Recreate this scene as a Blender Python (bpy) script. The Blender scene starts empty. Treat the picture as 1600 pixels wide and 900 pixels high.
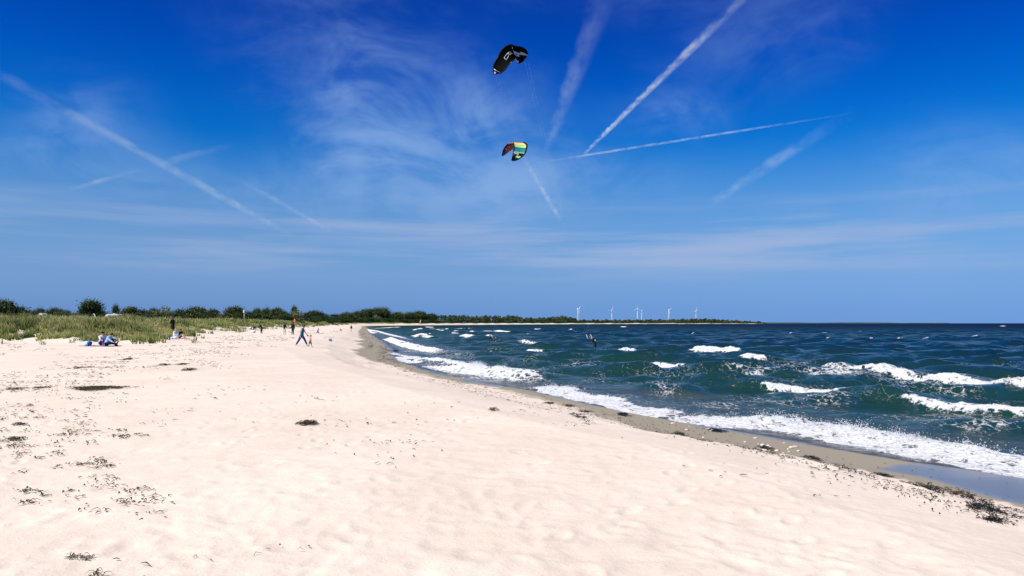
import bpy, bmesh, math, random
import numpy as np
from mathutils import Vector, Matrix, Quaternion
R = math.radians
rng = np.random.default_rng(7)
random.seed(7)
scene = bpy.context.scene
COL = scene.collection

# ------------------------------------------------------------------ camera
CAM_Z = 3.05
PITCH = R(2.62)
FPX = 1200.0                      # focal length in photograph pixels (1600 wide)
cam_d = bpy.data.cameras.new('camera')
cam_d.sensor_width = 36.0
cam_d.lens = 27.0
cam_d.clip_start = 0.05
cam_d.clip_end = 200000.0
cam = bpy.data.objects.new('camera', cam_d)
COL.objects.link(cam)
cam.location = (0, 0, CAM_Z)
cam.rotation_euler = (R(90) + PITCH, 0, 0)
scene.camera = cam

# ------------------------------------------------------------------ light
SUN_EL, SUN_AZ = 50.0, -128.0     # azimuth measured from +Y (view direction) to the right
sun_dir = Vector((math.cos(R(SUN_EL)) * math.sin(R(SUN_AZ)), math.cos(R(SUN_EL)) * math.cos(R(SUN_AZ)), math.sin(R(SUN_EL))))
sun_d = bpy.data.lights.new('sun', 'SUN')
sun_d.energy = 5.0
sun_d.angle = R(0.53)
sun_d.color = (1.0, 0.945, 0.86)
sun = bpy.data.objects.new('sun', sun_d)
COL.objects.link(sun)
sun.rotation_euler = sun_dir.to_track_quat('Z', 'Y').to_euler()

scene.view_settings.view_transform = 'Standard'
scene.view_settings.look = 'None'
scene.view_settings.gamma = 1.0
scene.view_settings.exposure = 0.46
scene.cycles.use_denoising = True
scene.cycles.max_bounces = 6
scene.cycles.volume_bounces = 1
scene.cycles.transparent_max_bounces = 12

world = bpy.data.worlds.new('World')
scene.world = world
world.use_nodes = True
world.cycles.sampling_method = 'MANUAL'
world.cycles.sample_map_resolution = 512


class NT:
    """small helper for building node expressions"""
    def __init__(self, tree):
        self.t = tree
        tree.nodes.clear()
    def n(self, typ, **kw):
        nd = self.t.nodes.new(typ)
        for k, v in kw.items():
            setattr(nd, k, v)
        return nd
    def link(self, a, b):
        self.t.links.new(a, b)
    def put(self, sock, v):
        if v is None:
            return
        if isinstance(v, bpy.types.NodeSocket):
            self.t.links.new(v, sock)
        elif isinstance(v, (tuple, list)) and sock.type == 'RGBA' and len(v) == 3:
            sock.default_value = (*v, 1)
        else:
            sock.default_value = v
    def m(self, op, a, b=None, c=None, clamp=False):
        nd = self.n('ShaderNodeMath', operation=op)
        nd.use_clamp = clamp
        self.put(nd.inputs[0], a); self.put(nd.inputs[1], b)
        if c is not None:
            self.put(nd.inputs[2], c)
        return nd.outputs[0]
    def vm(self, op, a, b=None):
        nd = self.n('ShaderNodeVectorMath', operation=op)
        self.put(nd.inputs[0], a)
        if b is not None:
            if op == 'SCALE':
                self.put(nd.inputs['Scale'], b)
            else:
                self.put(nd.inputs[1], b)
        return nd.outputs['Value'] if op in ('DOT_PRODUCT', 'LENGTH') else nd.outputs[0]
    def mr(self, v, a, b, c=0.0, d=1.0, smooth=True):
        nd = self.n('ShaderNodeMapRange')
        nd.interpolation_type = 'SMOOTHSTEP' if smooth else 'LINEAR'
        self.put(nd.inputs[0], v)
        for i, q in enumerate((a, b, c, d)):
            self.put(nd.inputs[i + 1], q)
        return nd.outputs[0]
    def noise(self, vec, scale, detail=4, rough=0.55, dist=0.0, col=False):
        nd = self.n('ShaderNodeTexNoise')
        self.put(nd.inputs['Vector'], vec)
        nd.inputs['Scale'].default_value = scale
        nd.inputs['Detail'].default_value = detail
        nd.inputs['Roughness'].default_value = rough
        nd.inputs['Distortion'].default_value = dist
        return nd.outputs['Color' if col else 'Fac']
    def xyz(self, x, y, z):
        nd = self.n('ShaderNodeCombineXYZ')
        self.put(nd.inputs[0], x); self.put(nd.inputs[1], y); self.put(nd.inputs[2], z)
        return nd.outputs[0]
    def sep(self, v):
        nd = self.n('ShaderNodeSeparateXYZ')
        self.put(nd.inputs[0], v)
        return nd.outputs
    def mix(self, f, a, b, mode='MIX'):
        nd = self.n('ShaderNodeMix', data_type='RGBA')
        nd.blend_type = mode
        self.put(nd.inputs['Factor'], f); self.put(nd.inputs[6], a); self.put(nd.inputs[7], b)
        return nd.outputs[2]
    def attr(self, name, out='Fac'):
        nd = self.n('ShaderNodeAttribute')
        nd.attribute_name = name
        return nd.outputs[out]


def build_world():
    w = NT(world.node_tree)
    out = w.n('ShaderNodeOutputWorld')
    bg = w.n('ShaderNodeBackground')
    bg.inputs['Strength'].default_value = 0.080
    sky = w.n('ShaderNodeTexSky', sky_type='NISHITA')
    sky.sun_disc = False
    sky.sun_elevation = R(SUN_EL)
    sky.sun_rotation = R(SUN_AZ)
    sky.air_density = 1.0
    sky.dust_density = 0.0
    sky.ozone_density = 1.5
    tc = w.n('ShaderNodeTexCoord').outputs['Generated']
    x, y, z = w.sep(tc)
    az = w.m('ARCTAN2', x, y)
    el = w.m('ARCSINE', z)
    # the photograph's deep cobalt grade of the clear sky, by height above the horizon only
    ramp = w.n('ShaderNodeValToRGB')
    ramp.color_ramp.interpolation = 'B_SPLINE'
    stops = [(0.0, (.07, .26, .97)), (.06, (.08, .27, .84)), (.17, (.11, .42, .80)), (.34, (.02, .50, .97)), (.50, (.003, .40, 1.06)),
             (.65, (.0, .27, 1.02)), (.80, (.0, .19, .90)), (1.0, (.0, .16, .78))]
    cr = ramp.color_ramp.elements
    while len(cr) < len(stops):
        cr.new(0.5)
    for e_, (p_, c_) in zip(cr, stops):
        e_.position = p_
        e_.color = (c_[0] * 0.5, c_[1] * 0.5, c_[2] * 0.5, 1)
    w.link(w.m('MULTIPLY', el, 2.0), ramp.inputs[0])
    tint = w.vm('SCALE', ramp.outputs[0], 2.0)
    base = w.vm('MULTIPLY', sky.outputs[0], tint)
    # wispy cirrus, fibres drawn out along a slightly warped sky coordinate
    warp = w.noise(w.xyz(az, el, 0.0), 3.2, 1, 0.5, 0.0, True)
    wx, wy, _ = w.sep(warp)
    a2 = w.m('ADD', az, w.m('MULTIPLY', w.m('SUBTRACT', wx, 0.5), 0.16))
    e2 = w.m('ADD', el, w.m('MULTIPLY', w.m('SUBTRACT', wy, 0.5), 0.13))
    fib = w.noise(w.xyz(w.m('MULTIPLY', a2, 7.0), w.m('MULTIPLY', e2, 16.0), 1.7), 1.0, 4, 0.60, 0.35)
    fibm = w.mr(fib, 0.36, 0.74)
    wide = w.noise(w.xyz(w.m('MULTIPLY', az, 2.6), w.m('MULTIPLY', el, 4.2), 4.0), 1.0, 1, 0.5, 0.0)
    everywhere = w.mr(wide, 0.48, 0.80, 0.0, 0.30)
    def blob(px, py, sx, sy, k):
        a0 = math.atan((px - 800) / FPX)
        e0 = math.atan((505 - py) / FPX * math.cos(a0))
        da = w.m('MULTIPLY', w.m('SUBTRACT', a2, a0), FPX / sx)
        de = w.m('MULTIPLY', w.m('SUBTRACT', e2, e0), FPX / sy)
        q = w.m('ADD', w.m('MULTIPLY', da, da), w.m('MULTIPLY', de, de))
        return w.m('MULTIPLY', w.m('POWER', 2.718, w.m('MULTIPLY', q, -1.0)), k)
    tot = w.m('MULTIPLY', everywhere, 0.8)
    for b in ((580, 195, 65, 100, 0.85), (710, 195, 110, 55, 1.0), (690, 295, 170, 50, 0.85), (850, 265, 120, 35, 0.5),
              (140, 185, 75, 45, 0.5), (250, 270, 190, 32, 0.45), (1060, 178, 75, 24, 0.5), (1530, 290, 120, 60, 0.4)):
        tot = w.m('ADD', tot, blob(*b))
    fib2 = w.noise(w.xyz(w.m('ADD', w.m('MULTIPLY', a2, 13.0), w.m('MULTIPLY', e2, 11.0)), w.m('SUBTRACT', w.m('MULTIPLY', e2, 9.0), w.m('MULTIPLY', a2, 3.0)), 6.3), 1.0, 4, 0.62, 0.0)
    fibm = w.m('ADD', w.m('MULTIPLY', fibm, 0.80), w.m('MULTIPLY', w.mr(fib2, 0.42, 0.78), 0.36))
    wis = w.m('MULTIPLY', tot, w.m('ADD', w.m('MULTIPLY', fibm, 0.90), 0.06))
    # long flat veils low over the horizon
    bandn = w.noise(w.xyz(w.m('MULTIPLY', a2, 2.2), w.m('MULTIPLY', el, 34.0), 9.0), 1.0, 4, 0.58, 0.0)
    band = w.m('MULTIPLY', w.mr(bandn, 0.40, 0.72), w.m('MULTIPLY', w.mr(el, 0.045, 0.085), w.mr(el, 0.125, 0.165, 1.0, 0.0)))
    veil = w.m('MULTIPLY', w.mr(el, 0.0, 0.06, 0.55, 1.0), w.mr(el, 0.07, 0.24, 1.0, 0.0))
    bandx = w.m('ADD', 0.55, blob(1000, 378, 460, 60, 0.9))
    f2 = w.m('ADD', w.m('MULTIPLY', w.m('MULTIPLY', band, bandx), 1.25), w.m('MULTIPLY', veil, 0.50))
    f = w.m('MULTIPLY', wis, 1.35)
    f = w.m('DIVIDE', f, w.m('ADD', 1.0, w.m('MULTIPLY', f, 0.75)))
    f2 = w.m('DIVIDE', f2, w.m('ADD', 1.0, w.m('MULTIPLY', f2, 0.75)))
    colr = w.mix(f2, w.mix(f, base, (2.7, 4.3, 7.3)), (3.5, 4.35, 6.5))
    w.link(colr, bg.inputs['Color'])
    w.link(bg.outputs[0], out.inputs[0])


build_world()


# ------------------------------------------------------------------ helpers
def ray(px, py):
    u, v = (px - 800) / FPX, (450 - py) / FPX
    c, s = math.cos(PITCH), math.sin(PITCH)
    return np.array([u, c - v * s, s + v * c])


def at(px, py, D):
    """the world point seen at a photograph pixel, D metres down the view axis"""
    d = ray(px, py)
    return Vector(d * (D / d[1])) + Vector((0, 0, CAM_Z))


def at_z(px, py, z):
    d = ray(px, py)
    t = (z - CAM_Z) / d[2]
    return Vector(d * t) + Vector((0, 0, CAM_Z))


def mesh_obj(name, verts, faces, mat=None, parent=None, smooth=True):
    me = bpy.data.meshes.new(name)
    me.from_pydata([tuple(v) for v in verts], [], [tuple(f) for f in faces])
    if mat is not None:
        me.materials.append(mat)
    if smooth:
        me.polygons.foreach_set('use_smooth', [True] * len(me.polygons))
    me.update()
    o = bpy.data.objects.new(name, me)
    COL.objects.link(o)
    if parent is not None:
        o.parent = parent
    return o


def tag(o, label=None, cat=None, group=None, kind=None):
    if label: o['label'] = label
    if cat: o['category'] = cat
    if group: o['group'] = group
    if kind: o['kind'] = kind
    return o


def thing(name, loc, label, cat, group=None, rz=0.0):
    o = bpy.data.objects.new(name, None)
    COL.objects.link(o)
    o.location = loc
    o.rotation_euler = (0, 0, rz)
    o.empty_display_size = 0.2
    return tag(o, label, cat, group)


class MB:
    """collects shapes into one mesh"""
    def __init__(self):
        self.v, self.f = [], []
    def add(self, verts, faces):
        o = len(self.v)
        self.v.extend(tuple(p) for p in verts)
        self.f.extend(tuple(i + o for i in q) for q in faces)
    def tube(self, pts, radii, n=8, flat=1.0):
        """a closed tapered tube with rounded ends along pts"""
        pts = [Vector(p) for p in pts]
        if not hasattr(radii, '__len__'):
            radii = [radii] * len(pts)
        t0 = (pts[1] - pts[0]).normalized(); t1 = (pts[-1] - pts[-2]).normalized()
        P, Q = [pts[0] - t0 * radii[0] * 0.7] + pts + [pts[-1] + t1 * radii[-1] * 0.7], [radii[0] * 0.6] + list(radii) + [radii[-1] * 0.6]
        verts, faces = [], []
        up = None
        for i, p in enumerate(P):
            t = (P[min(i + 1, len(P) - 1)] - P[max(i - 1, 0)]).normalized()
            if up is None:
                up = Vector((0, 0, 1)) if abs(t.z) < 0.9 else Vector((1, 0, 0))
            a = up - t * up.dot(t)
            if a.length < 1e-4:
                a = t.orthogonal()
            a.normalize(); b = t.cross(a); up = a
            for k in range(n):
                w = 2 * math.pi * k / n
                verts.append(p + a * math.cos(w) * Q[i] + b * math.sin(w) * Q[i] * flat)
        for i in range(len(P) - 1):
            for k in range(n):
                faces.append((i * n + k, i * n + (k + 1) % n, (i + 1) * n + (k + 1) % n, (i + 1) * n + k))
        faces.append(tuple(range(n - 1, -1, -1)))
        faces.append(tuple((len(P) - 1) * n + k for k in range(n)))
        self.add(verts, faces)
    def ball(self, c, r, n=10, m=7, rot=None):
        rx, ry, rz = r if hasattr(r, '__len__') else (r, r, r)
        c = Vector(c)
        verts = [Vector((0, 0, rz))]
        for i in range(1, m):
            th = math.pi * i / m
            for k in range(n):
                w = 2 * math.pi * k / n
                verts.append(Vector((rx * math.sin(th) * math.cos(w), ry * math.sin(th) * math.sin(w), rz * math.cos(th))))
        verts.append(Vector((0, 0, -rz)))
        if rot is not None:
            verts = [rot @ v for v in verts]
        verts = [v + c for v in verts]
        faces = [(0, 1 + k, 1 + (k + 1) % n) for k in range(n)]
        for i in range(m - 2):
            for k in range(n):
                a = 1 + i * n
                faces.append((a + k, a + n + k, a + n + (k + 1) % n, a + (k + 1) % n))
        e = len(verts) - 1; a = 1 + (m - 2) * n
        faces += [(e, a + (k + 1) % n, a + k) for k in range(n)]
        self.add(verts, faces)
    def box(self, lo, hi, M=None):
        v = [Vector((x, y, z)) for z in (lo[2], hi[2]) for y in (lo[1], hi[1]) for x in (lo[0], hi[0])]
        if M is not None:
            v = [M @ p for p in v]
        self.add(v, [(0, 2, 3, 1), (4, 5, 7, 6), (0, 1, 5, 4), (2, 6, 7, 3), (0, 4, 6, 2), (1, 3, 7, 5)])
    def build(self, name, mat, parent=None, smooth=True):
        return mesh_obj(name, self.v, self.f, mat, parent, smooth)


MATS = {}
def mat(name, color, rough=0.7, spec=0.3, var=0.0, vscale=8.0, bump=0.0, bscale=40.0, metal=0.0, trans=0.0):
    """a plain procedural material: colour with a little noise in it and fine relief"""
    if name in MATS:
        return MATS[name]
    m = bpy.data.materials.new(name)
    m.use_nodes = True
    w = NT(m.node_tree)
    out = w.n('ShaderNodeOutputMaterial')
    b = w.n('ShaderNodeBsdfPrincipled')
    b.inputs['Roughness'].default_value = rough
    b.inputs['Specular IOR Level'].default_value = spec
    b.inputs['Metallic'].default_value = metal
    oc = w.n('ShaderNodeTexCoord').outputs['Object']
    if var > 0:
        nz = w.noise(oc, vscale, 4, 0.6)
        k = w.mr(nz, 0.3, 0.7, 1 - var, 1 + var)
        w.put(b.inputs['Base Color'], w.mix(1.0, color, w.xyz(k, k, k), 'MULTIPLY'))
    else:
        w.put(b.inputs['Base Color'], color)
    if bump > 0:
        bp = w.n('ShaderNodeBump')
        bp.inputs['Strength'].default_value = bump
        bp.inputs['Distance'].default_value = 0.02
        w.link(w.noise(oc, bscale, 3, 0.6), bp.inputs['Height'])
        w.link(bp.outputs[0], b.inputs['Normal'])
    sh = b.outputs[0]
    if trans > 0:
        t = w.n('ShaderNodeBsdfTranslucent')
        w.put(t.inputs['Color'], color)
        mx = w.n('ShaderNodeMixShader')
        mx.inputs[0].default_value = trans
        w.link(sh, mx.inputs[1]); w.link(t.outputs[0], mx.inputs[2])
        sh = mx.outputs[0]
    w.link(sh, out.inputs[0])
    MATS[name] = m
    return m


# numpy gradient noise
_perm = rng.permutation(512).astype(np.int64)
_g = rng.uniform(0, 2 * np.pi, 512)
_gx, _gy = np.cos(_g), np.sin(_g)
def pnoise(x, y):
    xi = np.floor(x).astype(np.int64); yi = np.floor(y).astype(np.int64)
    xf, yf = x - xi, y - yi
    u = xf * xf * xf * (xf * (xf * 6 - 15) + 10); v = yf * yf * yf * (yf * (yf * 6 - 15) + 10)
    def h(a, b):
        return _perm[(_perm[a & 511] + b) & 511]
    def d(a, b, fx, fy):
        k = h(a, b)
        return _gx[k] * fx + _gy[k] * fy
    n00 = d(xi, yi, xf, yf); n10 = d(xi + 1, yi, xf - 1, yf)
    n01 = d(xi, yi + 1, xf, yf - 1); n11 = d(xi + 1, yi + 1, xf - 1, yf - 1)
    return (n00 + u * (n10 - n00)) * (1 - v) + (n01 + u * (n11 - n01)) * v
def fbm(x, y, o=4, g=0.5):
    s, a = 0.0, 1.0
    for i in range(o):
        s = s + a * pnoise(x + 17.3 * i, y - 9.1 * i)
        x, y, a = x * 2.03, y * 2.03, a * g
    return s
def sst(x, a, b):
    t = np.clip((x - a) / (b - a), 0, 1)
    return t * t * (3 - 2 * t)
# ------------------------------------------------------------------ the lie of the land
SHORE = np.array([(300, -20000), (200, -1000), (60, -200), (26, -40), (17.5, -10), (14.6, 0), (12.6, 7), (10.2, 15.2), (7.9, 19.0), (7.0, 20.9),
                  (4.4, 26.1), (1.4, 34.2), (-1.3, 39.4), (-4.3, 46.9), (-8.2, 60), (-11.4, 77.9), (-19.8, 122), (-44.7, 244), (-85, 457), (-122, 640),
                  (-141, 760), (-143, 850), (-126, 980), (-95, 1160), (0, 1600), (160, 2200), (500, 2850), (1190, 3480), (1150, 4500), (3000, 20000)], float)
DUNE = np.array([(-300, -20000), (-150, -500), (-110, -100), (-85, 20), (-60, 66), (-48, 72), (-39.7, 66), (-35.2, 63.5), (-37, 71), (-40, 81), (-37.5, 80),
                 (-34.0, 70), (-31, 65), (-28.3, 63.5), (-32.0, 70), (-37.5, 86), (-48, 116), (-47, 122), (-61, 183), (-71, 248), (-105, 435), (-140, 640), (-168, 800), (-165, 930), (-140, 1080), (-118, 1220),
                 (-40, 1680), (110, 2320), (420, 2960), (1090, 3640), (2600, 20000)], float)


def poly_dist(X, Y, P):
    """distance to a polyline, positive on its right-hand side (towards the sea)"""
    best = np.full(X.shape, 1e18); side = np.ones(X.shape)
    for (ax, ay), (bx, by) in zip(P[:-1], P[1:]):
        dx, dy = bx - ax, by - ay
        L2 = dx * dx + dy * dy
        t = np.clip(((X - ax) * dx + (Y - ay) * dy) / L2, 0, 1)
        ex, ey = X - (ax + t * dx), Y - (ay + t * dy)
        d = ex * ex + ey * ey
        m = d < best
        best = np.where(m, d, best)
    # inside test: even-odd crossing of the curve closed far to the left
    Q = np.vstack([P, [(-30000, 20000), (-30000, -20000)]])
    ins = np.zeros(X.shape, bool)
    for i in range(len(Q)):
        (ax, ay), (bx, by) = Q[i], Q[(i + 1) % len(Q)]
        c = ((ay > Y) != (by > Y))
        if ay != by:
            ins ^= c & (X < (bx - ax) * (Y - ay) / (by - ay) + ax)
    return np.where(ins, -1, 1) * np.sqrt(best)


PROF_D = np.array([-4000, -400, -60, -20, -6, 0, 3.0, 4.5, 6.5, 9, 13, 25, 60, 200, 2000, 20000], float)
PROF_Z = np.array([-14, -7, -2.6, -1.3, -0.42, 0, 0.27, 0.48, 0.95, 1.26, 1.36, 1.42, 1.52, 1.9, 3.0, 3.0], float)


def ground(X, Y, full=False):
    X = np.asarray(X, float); Y = np.asarray(Y, float)
    wob = fbm(X * 0.11, Y * 0.11, 3) * 0.8 * np.clip(np.hypot(X, Y) / 40, 0.3, 2)
    ds = -poly_dist(X, Y, SHORE)
    z = np.interp(ds + np.where(np.abs(ds) < 40, wob * sst(np.abs(ds), 0.0, 6), 0), PROF_D, PROF_Z)
    dry = sst(ds, 5, 14)
    z = z + dry * (fbm(X * 0.07 + 3, Y * 0.07, 3) * 0.10)
    dd = -poly_dist(X, Y, DUNE) + fbm(X * 0.16 + 9, Y * 0.16, 3) * 1.4
    far = sst(Y, 90, 260)
    crest = 1.36 + 0.42 * far
    lump = fbm(X * 0.09 - 4, Y * 0.09 + 2, 3)
    dz = sst(dd, -3, 9) * crest * (1 + 0.35 * lump) - sst(dd, 14, 40) * crest * 0.35
    z = z + dz
    if full:
        return z, ds, dd
    return z


def gz(x, y):
    return float(ground(np.array([x]), np.array([y]))[0])


def on_ground(px, py):
    """where the ray of a photograph pixel meets the sand"""
    d = ray(px, py); d = d / d[1]
    ys = np.concatenate([np.arange(3, 60, 0.1), np.arange(60, 600, 0.5), np.arange(600, 4000, 4)])
    zs = CAM_Z + d[2] * ys
    g = ground(d[0] * ys, ys)
    k = int(np.argmax(zs <= g)) if np.any(zs <= g) else len(ys) - 1
    y = ys[k]
    return Vector((d[0] * y, y, float(g[k])))


def grid_mesh(name, X, Y, Z, mat_, keep=None, attrs=None):
    nr, nc = X.shape
    co = np.stack([X, Y, Z], -1).reshape(-1, 3)
    i = np.arange(nr - 1)[:, None] * nc + np.arange(nc - 1)[None, :]
    q = np.stack([i, i + 1, i + nc + 1, i + nc], -1)
    if keep is not None:
        kf = keep[:-1, :-1] | keep[1:, :-1] | keep[:-1, 1:] | keep[1:, 1:]
        q = q[kf]
    q = q.reshape(-1, 4)
    used = np.zeros(len(co), bool); used[q.ravel()] = True
    remap = np.cumsum(used) - 1
    q = remap[q]; co = co[used]
    me = bpy.data.meshes.new(name)
    me.vertices.add(len(co)); me.vertices.foreach_set('co', co.astype(np.float32).ravel())
    me.loops.add(q.size); me.loops.foreach_set('vertex_index', q.ravel().astype(np.int32))
    me.polygons.add(len(q))
    me.polygons.foreach_set('loop_start', (np.arange(len(q)) * 4).astype(np.int32))
    me.update(calc_edges=True)
    me.polygons.foreach_set('use_smooth', np.ones(len(q), bool))
    for k, a in (attrs or {}).items():
        at_ = me.attributes.new(k, 'FLOAT', 'POINT')
        at_.data.foreach_set('value', a.ravel()[used].astype(np.float32))
    me.materials.append(mat_)
    me.update()
    o = bpy.data.objects.new(name, me)
    COL.objects.link(o)
    return o


def sand_material():
    m = bpy.data.materials.new('sand'); m.use_nodes = True
    w = NT(m.node_tree)
    out = w.n('ShaderNodeOutputMaterial'); b = w.n('ShaderNodeBsdfPrincipled')
    pos = w.n('ShaderNodeNewGeometry').outputs['Position']
    x, y, z = w.sep(pos)
    ds, dd = w.attr('shore'), w.attr('dune')
    n1 = w.noise(pos, 0.35, 5, 0.6)
    n2 = w.noise(pos, 3.0, 4, 0.6)
    n3 = w.noise(pos, 60.0, 3, 0.7)
    dry = w.mix(w.mr(n1, 0.3, 0.7), (0.62, 0.535, 0.44), (0.71, 0.62, 0.52))
    dry = w.mix(w.mr(n2, 0.25, 0.75, 0.0, 0.35), dry, (0.56, 0.47, 0.39))
    dry = w.mix(w.mr(n3, 0.3, 0.75, 0.0, 0.28), dry, (0.42, 0.35, 0.28))
    # wet sand below the reach of the waves, its edge frayed
    edge = w.m('ADD', z, w.m('MULTIPLY', w.m('SUBTRACT', w.noise(pos, 0.9, 4, 0.6), 0.5), 0.26))
    reach = w.m('ADD', w.mr(y, 18.0, 27.0, 1.0, 0.0), w.mr(y, 50.0, 66.0))      # the waves run up further on the two flatter stretches
    lim = w.m('ADD', 0.13, w.m('MULTIPLY', reach, 0.26))
    wet = w.mr(edge, lim, w.m('ADD', lim, 0.09), 1.0, 0.0)
    # the last wave still stands as a film of water on the flat of the wet strip
    pool = w.mr(w.m('ADD', y, w.m('MULTIPLY', w.m('SUBTRACT', w.noise(pos, 0.35, 3, 0.5), 0.5), 3.0)), 14.6, 16.4, 1.0, 0.0)
    film = w.mr(w.m('ADD', z, w.m('MULTIPLY', w.m('SUBTRACT', w.noise(pos, 0.22, 2, 0.5), 0.5), 0.26)), w.m('ADD', 0.03, w.m('MULTIPLY', pool, 0.26)), w.m('ADD', 0.09, w.m('MULTIPLY', pool, 0.26)), 1.0, 0.0)
    col = w.mix(wet, dry, (0.285, 0.245, 0.165))
    col = w.mix(w.m('MULTIPLY', film, wet), col, (0.11, 0.10, 0.082))
    # under the dune grass: sand greened with moss and thatch
    veg = w.m('MULTIPLY', w.mr(w.m('ADD', dd, w.m('MULTIPLY', w.m('SUBTRACT', n1, 0.5), 10.0)), 1.5, 7.0), 1.0)
    vcol = w.mix(w.mr(w.noise(pos, 1.2, 4, 0.6), 0.3, 0.7), (0.20, 0.20, 0.08), (0.09, 0.12, 0.035))
    col = w.mix(veg, col, vcol)
    w.link(col, b.inputs['Base Color'])
    w.link(w.m('MULTIPLY', w.m('MULTIPLY', film, wet), 0.85), b.inputs['Coat Weight'])
    b.inputs['Coat Roughness'].default_value = 0.30
    b.inputs['Coat IOR'].default_value = 1.45
    cn = w.n('ShaderNodeNewGeometry').outputs['Normal']
    w.link(cn, b.inputs['Coat Normal'])
    rgh = w.m('SUBTRACT', 0.95, w.m('MULTIPLY', wet, 0.45))
    rgh = w.m('SUBTRACT', rgh, w.m('MULTIPLY', film, 0.44), clamp=True)
    w.link(w.m('MAXIMUM', rgh, 0.34), b.inputs['Roughness'])
    w.link(w.m('ADD', 0.08, w.m('MULTIPLY', film, 0.52)), b.inputs['Specular IOR Level'])
    bp = w.n('ShaderNodeBump')
    hgt = w.m('ADD', w.m('MULTIPLY', w.noise(pos, 5.0, 4, 0.6), 0.6), w.m('MULTIPLY', w.noise(pos, 34.0, 4, 0.65), 0.22))
    w.link(hgt, bp.inputs['Height'])
    w.link(w.m('SUBTRACT', 0.48, w.m('MULTIPLY', wet, 0.40)), bp.inputs['Strength'])
    bp.inputs['Distance'].default_value = 0.05
    w.link(bp.outputs[0], b.inputs['Normal'])
    w.link(b.outputs[0], out.inputs[0])
    return m


def build_beach():
    rs = np.concatenate([np.geomspace(1.2, 3.0, 40)[:-1], np.geomspace(3.0, 15.0, 260)[:-1], np.geomspace(15.0, 1000.0, 300)[:-1], np.geomspace(1000, 26000, 50)])
    th = np.concatenate([np.linspace(-180, -46, 36)[:-1], np.linspace(-46, 46, 620), np.linspace(46, 180, 36)[1:]])
    T = np.radians(th)[None, :]; Rr = rs[:, None]
    X, Y = Rr * np.sin(T), Rr * np.cos(T)
    Z, ds, dd = ground(X, Y, True)
    # footprints and trodden hollows in the dry sand
    tr = np.radians(th)
    front = (np.abs(X) < 45) & (Y > 1)
    dryk = sst(ds, 6.5, 10) * (1 - sst(dd, -3, 2))
    Z += np.where(front, dryk * 0.014 * fbm(X * 1.3, Y * 1.3, 3), 0)
    nd = 4200
    rr = 2.2 * (60 / 2.2) ** rng.random(nd) ** 0.85
    aa = np.radians(rng.uniform(-44, 44, nd))
    big = rng.random(nd)
    for r0, a0, bg_ in zip(rr, aa, big):
        x0, y0 = r0 * math.sin(a0), r0 * math.cos(a0)
        L, W = (0.15, 0.075) if bg_ < 0.8 else (0.30, 0.20)
        L *= 0.8 + 0.5 * random.random(); W *= 0.8 + 0.5 * random.random()
        ang = random.gauss(0.15, 0.7); ca, sa = math.cos(ang), math.sin(ang)
        ext = L * 2.6
        i0, i1 = np.searchsorted(rs, (r0 - ext, r0 + ext))
        j0, j1 = np.searchsorted(tr, (a0 - ext / r0, a0 + ext / r0))
        if i1 <= i0 or j1 <= j0:
            continue
        sx, sy = X[i0:i1, j0:j1] - x0, Y[i0:i1, j0:j1] - y0
        u, v = (sx * sa + sy * ca) / L, (sx * ca - sy * sa) / W
        q = u * u + v * v
        dep = 0.0048 * (0.3 + 1.2 * random.random())
        Z[i0:i1, j0:j1] += dryk[i0:i1, j0:j1] * dep * (-np.exp(-q * 1.1) + 0.55 * np.exp(-(np.sqrt(q) - 1.55) ** 2 * 5))
    # lines of bare footprints
    for _ in range(26):
        x0, y0 = random.uniform(-9, 8), random.uniform(4, 16); hd = random.gauss(0.25, 0.5)
        for st in range(34):
            hd += random.gauss(0, .05)
            x0 += math.sin(hd) * .62; y0 += math.cos(hd) * .62
            sd = .09 if st % 2 else -.09
            fx, fy = x0 + math.cos(hd) * sd, y0 - math.sin(hd) * sd
            r0 = math.hypot(fx, fy); a0 = math.atan2(fx, fy)
            if r0 < 3 or r0 > 24 or abs(a0) > 0.75:
                continue
            ext = .32
            i0, i1 = np.searchsorted(rs, (r0 - ext, r0 + ext)); j0, j1 = np.searchsorted(tr, (a0 - ext / r0, a0 + ext / r0))
            if i1 <= i0 or j1 <= j0:
                continue
            sx, sy = X[i0:i1, j0:j1] - fx, Y[i0:i1, j0:j1] - fy
            u, v = (sx * math.sin(hd) + sy * math.cos(hd)) / .145, (sx * math.cos(hd) - sy * math.sin(hd)) / .062
            q = np.sqrt(u * u + v * v)
            dp = random.uniform(.005, .014)
            Z[i0:i1, j0:j1] += dryk[i0:i1, j0:j1] * dp * (-(1 - sst(q, .55, 1.25)) + .55 * np.exp(-((q - 1.6) / .35) ** 2))
    # crumbled edge of the dry sand above the wet strip
    ck = sst(ds, 3.0, 4.2) * (1 - sst(ds, 6.0, 8.0)) * (Y > 5) * (Y < 90)
    Z += ck * 0.07 * np.maximum(0, fbm(X * 1.6 + 5, Y * 1.6, 4) + 0.05)
    o = grid_mesh('beach', X, Y, Z, sand_material(), None, {'shore': ds, 'dune': dd})
    tag(o, kind='structure')
    return o


build_beach()
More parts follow.
